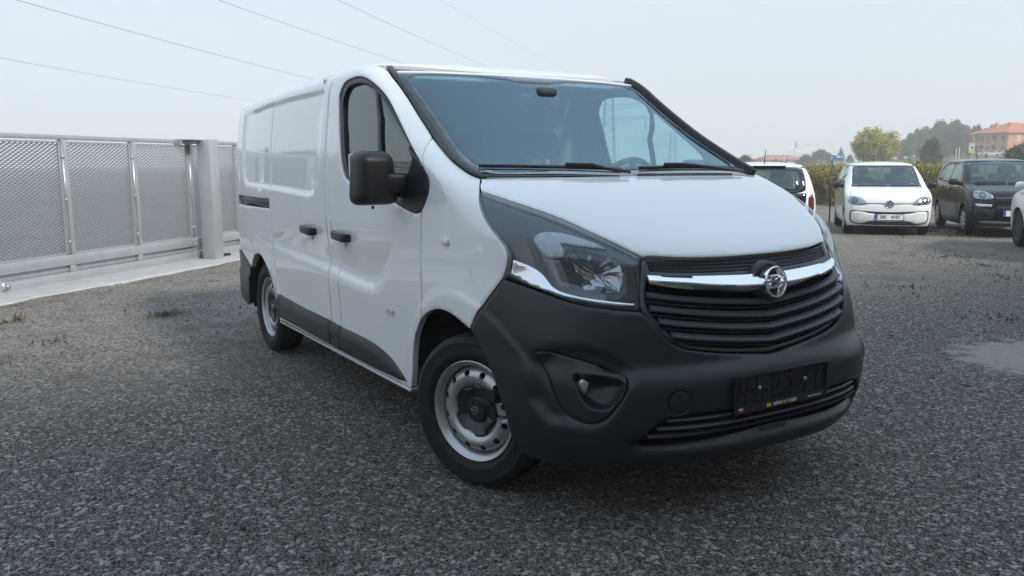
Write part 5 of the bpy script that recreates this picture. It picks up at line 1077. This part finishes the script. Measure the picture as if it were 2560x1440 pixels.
# ================================================================ autumn haze that pales the far trees and houses
mb = MB(); mb.box((-145, 290, 21), (730, 800, 46)); hzo = mb.build('haze', None)
hzo.data.materials.clear(); hm = bpy.data.materials.new('haze'); hm.use_nodes = True; nt = hm.node_tree; nt.nodes.clear(); o_ = nt.nodes.new('ShaderNodeOutputMaterial'); pv = nt.nodes.new('ShaderNodeVolumePrincipled')
pv.inputs['Color'].default_value = (1, 1, 1, 1); pv.inputs['Density'].default_value = .0021; pv.inputs['Anisotropy'].default_value = .2; nt.links.new(pv.outputs[0], o_.inputs['Volume']); hzo.data.materials.append(hm); stuff(hzo)
# ================================================================ small parked hatchbacks
def hatch_body(p):
    XCf = pchip(*p['XC']); XBf = pchip(*p['XB']); Wf_ = pchip(*p['W']); Nf = pchip(*p['N'])
    zc = p['zcowl']; X0f = lambda z: XCf(z)-p['fr']-.0*z
    XRf = lambda z: XBf(z)+p['rr']
    Wfun = lambda x, z: Wf_(z)*(1-.035*sstep((x-.1)/.5)-.04*sstep((-2.3-x)/.6))
    return Body(XCf, X0f, XBf, XRf, Wfun, Nf, 1.0, 1.0, p['ztop'])
def VY(b, y, z):
    """V coordinate of the nose point at half-width y and height z"""
    z = np.asarray(z, float); y = np.asarray(y, float); n = b.N(z); w = np.clip(np.abs(y)/b.W(b.X0(z), z), 0, 1); t = (1-w**n)**(1/n); al = np.arctan2(t, w); return np.where(y > 0, 1, -1)*(1-al/(np.pi/2))*b.UM
def RY(b, y, z):
    z = np.asarray(z, float); y = np.asarray(y, float); n = b.N(z); w = np.clip(np.abs(y)/b.W(b.XR(z), z), 0, 1); t = (1-w**n)**(1/n); al = np.arctan2(t, w); return np.where(y > 0, -1, 1)*(1-al/(np.pi/2))*b.UR
def fv(b, L): return [(float(VY(b, y, z)), z) for y, z in L]
def rv(b, L): return [(float(RY(b, y, z)), z) for y, z in L]
def mirr(L): return L+[(-y, z) for y, z in L[::-1] if abs(y) > 1e-6]
def hatch(p, label, loc, rz, scale, paint, group=None, name='hatchback'):
    b = hatch_body(p); t = thing(name, label, 'car', loc, rz, group); t.scale = (scale,)*3
    zr = p['zroof']; wb = p['wb']; ra = p['rw']+.055
    # half shell from nose centre to tail centre with the glasshouse and the wheel arches cut out
    def A_f(y, z): return float(b.X0(np.array(z))+b.UM+VY(b, -abs(y) if y else 0., z))
    def A_r(y, z): return float(b.XR(np.array(z))-b.UR+RY(b, -abs(y) if y else 0., z))
    zb = p['zbot']
    arch = lambda cx: [(cx+ra*math.cos(t_), p['rw']+ra*math.sin(t_)) for t_ in np.linspace(-.35, math.pi+.35, 17)]
    ws = p['ws']     # (half width bottom, z bottom, half width top, z top)
    tg = p['tg']
    ybm = p['bmy']     # half-widths where bumper and bonnet meet the wings
    front = [(A_f(y, z), z) for y, z in ybm]+[(A_f(ws[0], ws[1]+.012), ws[1]+.012), (A_f((ws[0]+ws[2])/2, (ws[1]+ws[3])/2), (ws[1]+ws[3])/2), (A_f(ws[2], ws[3]-.015), ws[3]-.015), (A_f(ws[2]*.5, ws[3]), ws[3]), (A_f(0, ws[3]), ws[3]), (A_f(0, zr), zr)]
    rear = [(A_r(0, zr), zr), (A_r(0, tg[3]), tg[3]), (A_r(tg[2]*.6, tg[3]), tg[3]), (A_r(tg[2], tg[3]-.03), tg[3]-.03), (A_r(tg[0], tg[1]+.04), tg[1]+.04), (A_r(tg[0]*.85, tg[1]), tg[1]), (A_r(0, tg[1]), tg[1]), (A_r(0, zb+.05), zb+.05)]
    bot = [(-wb-ra*1.0-.25, zb+.04)]+arch(-wb)[::-1]+[(-wb/2, zb-.02)]+arch(0)[::-1]+[(.52, zb)]
    fsm = [front[0]]+front[1:]
    outl = front+rear+bot
    DLO = p['dlo']
    for mir in (False, True):
        body = panel('body_shell', b, outl, paint, t, 'X', holes=[DLO], h=.035, gap=0, rim=.003, depth=.02, mirror=mir, step=.03, smooth=False)
        sw = panel('side_window', b, [(a, z) for a, z in DLO], SGLASS, t, 'X', h=.06, gap=-.004, off=-.010, depth=.003, rim=.001, mirror=mir, step=.03)
        for x0_, x1_ in p['pillars']:
            zt_ = p['dlotop']; panel('window_pillar', b, [(x0_, DLO[0][1]-.01), (x1_, DLO[0][1]-.01), (x1_-p['lean'], zt_), (x0_-p['lean'], zt_)], BLKS, sw, 'X', h=.05, gap=0, off=-.004, depth=.01, mirror=mir, smooth=False)
        # door and wing joints, as recessed dark strips
        for x0_, x1_, z0_, z1_ in p['gaps']:
            panel('door_gap', b, [(x0_-.004, z0_), (x0_+.004, z0_), (x1_+.004, z1_), (x1_-.004, z1_)], VOID, t, 'X', h=.05, gap=0, rim=.0005, off=.0012, depth=.004, mirror=mir, smooth=False)
        for hx, hz in p['handles']:
            panel('door_handle', b, [(hx-.085, hz-.016), (hx+.085, hz-.016), (hx+.085, hz+.016), (hx-.085, hz+.016)], p.get('handle', BLKP), t, 'X', h=.03, gap=0, rim=.006, off=.028, depth=.03, mirror=mir)
        lam = panel('headlamp', b, fv(b, p['lamp']), LENS, t, 'V', h=.04, gap=0, off=.006, rim=.003, depth=.008, mirror=mir)
        lh = panel('lamp_housing', b, fv(b, p['lamp']), mat('small_lamp_housing', (.42, .43, .45), .25, .5), lam, 'V', h=.04, gap=.004, off=.002, rim=.002, depth=.006, mirror=mir)
        for (cy, cz, rr_) in p['bulbs']:
            panel('reflector', b, [(float(VY(b, cy+rr_*math.cos(q), cz+rr_*math.sin(q))), cz+rr_*math.sin(q)) for q in np.linspace(0, 6.283, 15)[:-1]], REFL if rr_ < .06 else mat('lamp_bowl', (.16, .17, .18), .15, .8), lam, 'V', h=.03, gap=0, off=.0045, rim=.004, depth=.004, mirror=mir)
        tl = panel('tail_lamp', b, rv(b, p['tail']), mat('red_tail_lamp', (.10, .012, .012), .12, coat=1), t, 'R', h=.04, gap=0, off=.008, rim=.004, depth=.02, mirror=mir)
        # mirror
        sy = 1 if mir else -1; mb = MB(); mx, my, mz = p['mirror']
        mb.box((mx, sy*my, mz), (.13, .21, .125), bev=.045); mb.box((mx-.01, sy*(my-.11), mz-.045), (.08, .14, .04), bev=.012); mb.build('side_mirror', p.get('mirmat', BLKS), t, True)
    zs_ = p['zsplit']; lo_ = [q for q in ybm if q[1] < zs_]; hi_ = [q for q in ybm if q[1] >= zs_]
    fl = lambda L: fv(b, [(-y, z) for y, z in L]+[(y, z) for y, z in L[::-1] if y > 0])
    panel('front_bumper', b, fl([(0, zb)]+[(.35, zb)]+lo_+[(lo_[-1][0], zs_), (.35, zs_), (0, zs_)]), paint, t, 'V', h=.035, gap=.001, rim=.002, depth=.02, smooth=False)
    panel('bonnet', b, fl([(0, zs_), (.35, zs_), (hi_[0][0], zs_)]+hi_+[(ws[0]+.01, ws[1]-.004), (ws[0]*.6, ws[1]-.004), (0, ws[1]-.004)]), paint, t, 'V', h=.03, gap=.002, rim=.003, depth=.02, smooth=False)
    def rp(x, y, off): return np.stack([x, y, b.Z(x, y)+off], -1)
    zf = zr-.004; xs = np.linspace(float(b.XB(np.array(zf)))+.03, float(b.XC(np.array(zf)))-.03, 26); ys = b.Y(xs, np.full(26, zf)); ro = [(x, -y) for x, y in zip(xs, ys)]+[(x, y) for x, y in zip(xs, ys)][::-1]
    panel('roof', b, ro, paint, t, h=.06, gap=0, pos=rp, smooth=False, depth=.02)
    pts = [(0, ws[1]-.004), (ws[0]*.6, ws[1]-.004), (ws[0]+.012, ws[1]), ((ws[0]+ws[2])/2+.012, (ws[1]+ws[3])/2), (ws[2]+.012, ws[3]-.004), (ws[2]*.6, ws[3]+.004), (0, ws[3]+.004)]
    inn = [(0, ws[1]+.035), (ws[0]*.6, ws[1]+.035), (ws[0]-.03, ws[1]+.04), ((ws[0]+ws[2])/2-.025, (ws[1]+ws[3])/2), (ws[2]-.025, ws[3]-.035), (ws[2]*.6, ws[3]-.03), (0, ws[3]-.03)]
    full = lambda L: fv(b, [(-y, z) for y, z in L]+[(y, z) for y, z in L[::-1] if y > 0])
    wsb = panel('windscreen_border', b, full(pts), FRIT, t, 'V', holes=[full(inn)], h=.05, gap=0, off=.001, depth=.004, rim=.001)
    panel('windscreen', b, full(inn), SGLASS, wsb, 'V', h=.06, gap=-.003, off=-.001, depth=.003, rim=.001)
    rfull = lambda L: rv(b, [(-y, z) for y, z in L]+[(y, z) for y, z in L[::-1] if y > 0])
    tg_o = [(0, tg[1]-.004), (tg[0]*.85, tg[1]-.004), (tg[0]+.01, tg[1]+.035), (tg[2]+.01, tg[3]-.025), (tg[2]*.6, tg[3]+.004), (0, tg[3]+.004)]
    tg_i = [(0, tg[1]+.03), (tg[0]*.80, tg[1]+.03), (tg[0]-.09, tg[1]+.10), (tg[2]-.06, tg[3]-.075), (tg[2]*.6, tg[3]-.055), (0, tg[3]-.055)]
    tgo = panel('tailgate_border', b, rfull(tg_o), FRIT, t, 'R', holes=[rfull(tg_i)], h=.05, gap=0, off=.002, depth=.006, rim=.002)
    panel('rear_window', b, rfull(tg_i), SGLASS, tgo, 'R', h=.06, gap=-.003, off=0, depth=.003, rim=.001)
    if 'tgpanel' in p: panel('tailgate_panel', b, rfull(p['tgpanel']), FRIT, t, 'R', h=.05, gap=0, off=.004, depth=.01)
    mb = MB(); mb.box((float(b.XB(np.array(tg[3])))-.01, 0, tg[3]+.012), (.06, .62, .028), bev=.01); mb.build('brake_light', BLKS, t, True)
    mb = MB(); ax_ = float(b.XB(np.array(tg[3])))+.22; mb.tube([(ax_, 0, p['ztop']-.03), (ax_-.10, 0, p['ztop']+.20)], [.010, .005], 6); mb.build('aerial', BLKS, t, True)
    for L, m, nm, off in p['front']:
        if nm == 'bumper_inset' or off == 0: pass
        panel(nm, b, full(L), m, t, 'V', h=.05, gap=0, off=off, rim=.004, depth=.02)
    p['extra'](b, t)
    # underbody, interior
    mb = MB(); mb.box((-wb/2, 0, .30), (wb+.7, 1.30, .16)); mb.build('underbody', VOID, t)
    for mir in (False, True):
        panel('cabin_lining', b, [(-2.75, .35), (-wb-ra-.02, .35), (-wb-.3, .55), (-wb, .68), (-wb+.3, .55), (-wb+ra+.02, .35), (-ra-.02, .35), (-.25, .58), (0, .68), (.2, .6), (.3, .62), (.2, .80), (-.2, .90), (-2.6, .90)], VOID, t, 'X', h=.08, gap=0, off=-.03, depth=.003, mirror=mir, smooth=False)
    mb = MB(); mb.box((-.42, 0, p['zcowl']-.10), (.55, 1.30, .14), bev=.05); mb.box((-.52, .36, p['zcowl']-.01), (.25, .36, .08), bev=.035); mb.build('dashboard', CABIN, t, True)
    for y_ in (-.36, .36):
        mb = MB(); rot = Matrix.Rotation(R(-14), 3, 'Y'); mb.box((-1.28, y_, .86), (.16, .46, .60), rot, bev=.05); mb.box((-1.37, y_, p['zcowl']+.29), (.11, .26, .17), rot, bev=.04); mb.box((-1.02, y_, .56), (.5, .46, .14), bev=.04); mb.build('front_seat', SEAT, t, True)
    mb = MB(); mb.box((-2.25, 0, .80), (.16, 1.22, .55), bev=.05); mb.box((-2.30, -.33, 1.13), (.1, .24, .13), bev=.04); mb.box((-2.30, .33, 1.13), (.1, .24, .13), bev=.04); mb.build('rear_bench', SEAT, t, True)
    s_ = Vector((-.80, .36, p['zcowl']-.02)); sr_ = Matrix.Rotation(R(-65), 3, 'Y'); mb = MB(); mb.tube([s_+sr_ @ Vector((.185*math.cos(q), .185*math.sin(q), 0)) for q in np.linspace(0, 6.283, 25)[:-1]], .015, 6, closed=True); mb.box(tuple(s_), (.05, .3, .03)); mb.build('steering_wheel', BLKS, t, True)
    for ax in (0, -wb):
        for sg in (-1, 1):
            w_ = link(bpy.data.objects.new('wheel', None), t); w_.location = (ax, sg*p['track']/2, p['rw']); rw = p['rw']; rr = p['rr_']
            mb = MB(); wt = .17; mb.lathe([(rr, wt*.42), (rr+.02, wt*.5), (rw-.03, wt*.5), (rw-.006, wt*.42), (rw, wt*.3), (rw, -wt*.3), (rw-.006, -wt*.42), (rr, -wt*.5)], 40, 'Y'); mb.build('tyre', RUBBER, w_, True)
            mb = MB(); d0 = sg*wt*.40; mb.lathe([(rr, sg*wt*.46), (rr-.012, sg*wt*.50), (rr-.03, sg*wt*.36), (.02, sg*wt*.30), (0, sg*wt*.30)], 32, 'Y'); mb.build('rim', p['rimback'], w_, True)
            if p['spokes']:
                mb = MB()
                for q in range(p['spokes']):
                    a = 2*math.pi*q/p['spokes']; dx, dz = math.cos(a), math.sin(a); mb.bar((.03*dx, sg*wt*.44, .03*dz), ((rr-.012)*dx, sg*wt*.48, (rr-.012)*dz), .038, .016, up=(0, sg, 0))
                mb.lathe([(.055, sg*wt*.40), (.05, sg*wt*.52), (0, sg*wt*.53)], 20, 'Y'); mb.lathe([(rr-.004, sg*wt*.50), (rr-.028, sg*wt*.51), (rr-.03, sg*wt*.4)], 32, 'Y'); mb.build('wheel_cover', p['rimm'], w_, True)
            else:
                mb = MB(); n_ = 10
                mb.lathe([(rr-.05, sg*wt*.40), (rr-.075, sg*wt*.46), (.09, sg*wt*.40), (.05, sg*wt*.44), (0, sg*wt*.44)], 30, 'Y'); 
                for q in range(n_): a = 6.283*q/n_; mb.box(((rr-.062)*math.cos(a), sg*wt*.445, (rr-.062)*math.sin(a)), (.03, .012, .02), Matrix.Rotation(-a, 3, 'Y'))
                mb.build('steel_disc', p['rimm'], w_, True)
    return b, t
def number_plate(t, b, z, txt, sz=.078, rear=False, w=.52):
    x = float(b.XC(np.array(z)))+.022; M_ = Matrix.Translation((x, 0, z)) @ Matrix(((0, 0, 1, 0), (1, 0, 0, 0), (0, 1, 0, 0), (0, 0, 0, 1)))
    def put(mb, name, m, par): mb.V = [tuple(M_ @ Vector(q)) for q in mb.V]; return mb.build(name, m, par)
    fr_ = put(MB().box((0, 0, -.004), (w+.02, .13, .012)), 'plate_frame', BLKS, t); put(MB().box((0, 0, .004), (w, .11, .004)), 'plate', mat('plate_white', (.78, .78, .78), .4), fr_)
    put(MB().box((-w/2+.024, 0, .0065), (.046, .106, .002)), 'blue_band', mat('plate_blue', (.02, .09, .45), .4), fr_)
    for q in range(12): pass
    if txt:
        ink = mat('plate_ink', (.02, .02, .02), .5)
        plate_text(txt[0], sz, -.115, .0, .0075, ink, M_, fr_, xs=.95); plate_text(txt[1], sz, .115, 0, .0075, ink, M_, fr_, xs=.95)
        plate_text('CZ', .026, -w/2+.024, -.035, .0085, WHP, M_, fr_)
    return M_
UPP = dict(XC=([.16,.26,.36,.5,.62,.72,.80,.86,.91,.97,1.02,1.10,1.20,1.30,1.38,1.42,1.45,1.47,1.488],[.50,.56,.585,.59,.575,.55,.49,.37,.22,.0,-.13,-.26,-.43,-.60,-.74,-.83,-.98,-1.15,-1.55]),
  XB=([.16,.3,.5,.75,.95,1.1,1.25,1.36,1.42,1.46,1.488],[-2.88,-2.98,-3.01,-3.0,-2.975,-2.93,-2.86,-2.77,-2.66,-2.4,-1.75]),
  W=([.16,.3,.5,.7,.85,.95,1.05,1.2,1.33,1.40,1.44,1.465,1.488],[.75,.80,.815,.82,.815,.80,.775,.725,.67,.63,.57,.47,.15]), N=([.2,.7,.95,1.2,1.45],[3.2,3.0,2.8,3.4,4.0]),
  zsplit=.645, bmy=[(.66,.20),(.70,.35),(.715,.50),(.725,.60),(.73,.70),(.735,.80),(.715,.87),(.695,.94)], zcowl=.98, fr=.34, rr=.26, ztop=1.488, zroof=1.425, wb=2.42, rw=.285, rr_=.195, track=1.43, zbot=.20, ws=(.665,.985,.575,1.405), tg=(.60,1.00,.56,1.40),
  dlo=[(-2.62,1.02),(-1.6,.985),(-.60,.960),(-.45,.985),(-.62,1.15),(-.80,1.30),(-.95,1.365),(-1.2,1.392),(-1.9,1.385),(-2.35,1.34),(-2.58,1.20),(-2.66,1.08)], dlotop=1.40, pillars=[(-1.56,-1.48),(-2.34,-2.29)], lean=.10,
  gaps=[(-.38,-.38,.28,.93),(-1.45,-1.45,.28,.96),(-2.17,-2.12,.60,.99)], handles=[(-1.28,.86),(-2.02,.88)], mirror=(-.52,.90,1.0),
  lamp=[(-.775,.70),(-.735,.790),(-.62,.795),(-.50,.745),(-.405,.655),(-.43,.625),(-.52,.615),(-.66,.625),(-.745,.65)], bulbs=[(-.65,.71,.062),(-.65,.71,.03),(-.545,.665,.038),(-.74,.72,.03)],
  tail=[(.70,.62),(.735,.64),(.745,.90),(.72,.97),(.68,.96),(.655,.90),(.66,.66)], tgpanel=[(0,.70),(.52,.71),(.60,.80),(.62,.985),(0,.99)], spokes=7, rimm=SILVER, rimback=mat('dark_rim', (.04, .04, .045), .5), front=[], extra=lambda b, t: None)
WPAINT = mat('white_car_paint', (.80, .80, .79), .3, coat=1, noise=(2, .02)); BPAINT = mat('black_car_paint', (.006, .0055, .008), .3, coat=.55, spec=.15)
def up_front(b, t):
    full = lambda L: fv(b, [(-y, z) for y, z in L]+[(y, z) for y, z in L[::-1] if y > 0])
    frame = [(0,.485),(.55,.505),(.70,.512),(.725,.490),(.725,.34),(.69,.265),(.60,.245),(.40,.228),(0,.228)]
    inner = [(0,.450),(.35,.455),(.50,.485),(.66,.490),(.698,.475),(.698,.345),(.665,.285),(.58,.266),(.47,.264),(.36,.300),(0,.300)]
    fr_ = panel('lower_grille', b, full(frame), BLKS, t, 'V', h=.04, gap=0, off=.010, rim=.004, depth=.02)
    panel('bumper_inset', b, full(inner), WPAINT, t, 'V', h=.04, gap=0, off=.022, rim=.008, depth=.02)
    for k_ in range(3): panel('grille_slat', b, full([(0,.236+k_*.018),(.36-.02*k_,.236+k_*.018),(.36-.02*k_,.244+k_*.018),(0,.244+k_*.018)]), GRILLE, fr_, 'V', h=.04, gap=0, off=.016, rim=.002, depth=.01, smooth=False)
    panel('front_splitter', b, full([(0,.200),(.55,.195),(.62,.165),(0,.16)]), BLKP, t, 'V', h=.05, gap=0, off=.006, rim=.004, depth=.03)
    for s0, s1 in ((.085, .41),):
        for sg in (-1, 1): panel('nose_line', b, fv(b, [(sg*s0,.652),(sg*s1,.660),(sg*s1,.646),(sg*s0,.638)]), BLKS, t, 'V', h=.04, gap=0, off=.006, rim=.001, depth=.008, smooth=False)
    for sg in () : panel('bonnet_gap', b, fv(b, [(sg*.735,.80),(sg*.70,.88),(sg*.69,.97),(sg*.685,.97),(sg*.694,.88),(sg*.728,.80)]), VOID, t, 'V', h=.03, gap=0, off=.001, rim=.0005, depth=.003, smooth=False)
    # round badge with two stacked chevrons
    z0 = .640; x = float(b.XC(np.array(z0)))+.012; mb = MB(); mb.lathe([(.083, -.03), (.083, .004), (.078, .010), (.070, .010), (.067, .004)], 36, 'X', center=(x, 0, z0)); bd = mb.build('badge', CHROME, t, True)
    mb = MB(); mb.lathe([(.069, .0), (0, .002)], 30, 'X', center=(x, 0, z0)); mb.build('badge_ground', mat('badge_blue_black', (.03, .035, .05), .2), bd)
    mb = MB()
    for pts in ([(-.030,.060),(0,.004),(.030,.060)], [(-.058,.036),(-.026,-.052),(0,.002),(.026,-.052),(.058,.036)]):
        for a, c in zip(pts[:-1], pts[1:]): mb.bar((x+.006, a[0], z0+a[1]), (x+.006, c[0], z0+c[1]), .013, .006, up=(1, 0, 0))
    mb.build('badge_letters', mat('bright_badge_metal', (.75, .76, .78), .3, .6), bd)
    number_plate(t, b, .385, ('3BE', '4187'), .088)
    for y0, y1 in ((-.55, .0), (.05, .6)):
        mb = MB(); ps = [(float(y0+(y1-y0)*q), .995) for q in np.linspace(0, 1, 6)]; V_ = [b.surf(b.A_of('V', np.array([float(VY(b, y, z))]), np.array([z])), np.array([z]), np.array([.012]))[0][0] for y, z in ps]; mb.tube(V_, .007, 5); mb.build('wiper', BLKS, t)
UPP['extra'] = up_front
hatch(UPP, 'small white hatchback facing the camera with plate 3BE 4187', (-6.93, 12.17, 0), R(-48.5), .945, WPAINT)
NOF = dict(UPP); NOF['extra'] = lambda b, t: None
hatch(NOF, 'white hatchback seen from behind, half hidden by the van bonnet', (-7.74, 9.23, 0), R(138), .945, WPAINT)
PAN = dict(UPP); PAN.update(XC=([.16,.26,.36,.5,.62,.72,.82,.88,.94,1.0,1.06,1.14,1.25,1.36,1.43,1.48,1.51,1.53,1.548],[.58,.64,.665,.675,.665,.65,.61,.53,.33,.05,-.10,-.21,-.38,-.56,-.70,-.84,-1.0,-1.2,-1.6]),
  XB=([.16,.3,.5,.75,.95,1.1,1.25,1.40,1.47,1.52,1.548],[-2.82,-2.93,-2.97,-2.96,-2.93,-2.90,-2.85,-2.77,-2.66,-2.4,-1.75]),
  W=([.16,.3,.5,.7,.85,.95,1.05,1.2,1.33,1.43,1.49,1.525,1.548],[.74,.79,.81,.82,.815,.805,.785,.745,.70,.665,.60,.47,.15]),
  zsplit=.735, bmy=[(.66,.20),(.70,.35),(.715,.50),(.725,.65),(.73,.75),(.735,.86),(.715,.93),(.69,1.0)], zcowl=1.02, ztop=1.548, zroof=1.485, wb=2.30, rw=.292, ws=(.66,1.035,.59,1.455), tg=(.60,1.02,.58,1.45), dlotop=1.46,
  dlo=[(-2.50,1.075),(-1.6,1.03),(-.60,1.0),(-.45,1.03),(-.60,1.18),(-.78,1.35),(-.92,1.42),(-1.2,1.448),(-1.9,1.445),(-2.30,1.42),(-2.47,1.30),(-2.54,1.14)], pillars=[(-1.52,-1.42),(-2.2,-2.13)], lean=.05,
  gaps=[(-.36,-.36,.30,.98),(-1.42,-1.42,.30,1.0),(-2.05,-2.02,.62,1.02)], handles=[(-1.26,.90),(-1.96,.92)], mirror=(-.50,.91,1.06), handle=BPAINT, mirmat=BLKP, spokes=9,
  lamp=[(-.765,.80),(-.74,.885),(-.66,.91),(-.54,.885),(-.44,.83),(-.425,.765),(-.47,.735),(-.60,.735),(-.72,.75)], bulbs=[(-.61,.82,.066),(-.61,.82,.035),(-.50,.80,.045)],
  tail=[(.70,.75),(.75,.77),(.76,1.10),(.70,1.10),(.66,.80)], rimback=mat('dark_rim', (.04, .04, .045), .5))
PAN.pop('tgpanel', None)
def panda_front(b, t):
    full = lambda L: fv(b, [(-y, z) for y, z in L]+[(y, z) for y, z in L[::-1] if y > 0])
    g_ = panel('upper_grille', b, full([(0,.80),(.40,.785),(.40,.735),(0,.735)]), BLKP, t, 'V', h=.05, gap=0, off=.004, rim=.003, depth=.01)
    panel('grille_bar', b, full([(0,.775),(.40,.765),(.40,.752),(0,.760)]), mat('grey_trim', (.16, .16, .17), .35), g_, 'V', h=.05, gap=0, off=.014, rim=.003, depth=.01, smooth=False)
    panel('lower_grille', b, full([(0,.60),(.36,.60),(.40,.56),(.34,.33),(0,.32)]), BLKP, t, 'V', h=.05, gap=0, off=.006, rim=.004, depth=.01)
    for z_ in (.36, .40, .55): panel('grille_bar', b, full([(0,z_),(.33,z_),(.33,z_-.018),(0,z_-.018)]), VOID, t, 'V', h=.05, gap=0, off=.012, rim=.003, depth=.008, smooth=False)
    for sg in (-1, 1):
        panel('position_lamp', b, fv(b, [(sg*.45,.64),(sg*.72,.655),(sg*.73,.62),(sg*.70,.60),(sg*.46,.595)]), mat('pale_lamp', (.55, .56, .57), .12, .3, coat=1), t, 'V', h=.04, gap=0, off=.008, rim=.004, depth=.01)
        fp = panel('fog_lamp_pod', b, fv(b, [(sg*.42,.53),(sg*.70,.54),(sg*.735,.50),(sg*.72,.40),(sg*.68,.365),(sg*.44,.36),(sg*.41,.40)]), BLKP, t, 'V', h=.04, gap=0, off=.016, rim=.008, depth=.02)
        panel('fog_lamp_grille', b, fv(b, [(sg*.47,.49),(sg*.66,.50),(sg*.68,.46),(sg*.65,.41),(sg*.48,.405)]), VOID, fp, 'V', h=.04, gap=0, off=.019, rim=.002, depth=.004)
    panel('skid_strip', b, full([(0,.265),(.60,.275),(.66,.30),(.62,.312),(0,.30)]), mat('grey_trim', (.16, .16, .17), .35), t, 'V', h=.05, gap=0, off=.010, rim=.004, depth=.012)
    number_plate(t, b, .47, None)
    for y0, y1 in ((-.6, -.05), (.0, .6)):
        mb = MB(); ps = [(float(y0+(y1-y0)*q), 1.05) for q in np.linspace(0, 1, 6)]; V_ = [b.surf(b.A_of('V', np.array([float(VY(b, y, z))]), np.array([z])), np.array([z]), np.array([.016]))[0][0] for y, z in ps]; mb.tube(V_, .009, 5); mb.build('wiper', BLKS, t)
PAN['extra'] = panda_front
hatch(PAN, 'black hatchback with silver wheel covers parked right of the white one', (-5.53, 13.90, 0), R(-46.5), .945, BPAINT)
WHI = dict(PAN); WHI.update(spokes=0, rimm=mat('black_steel_wheel', (.02, .02, .022), .45), extra=lambda b, t: None, handle=WPAINT, mirmat=WPAINT, rw=.31, rr_=.20)
hatch(WHI, 'white car with bare black steel wheels, nose to the hedge, cut by the right edge', (-3.69, 12.33, 0), R(133), .96, WPAINT)
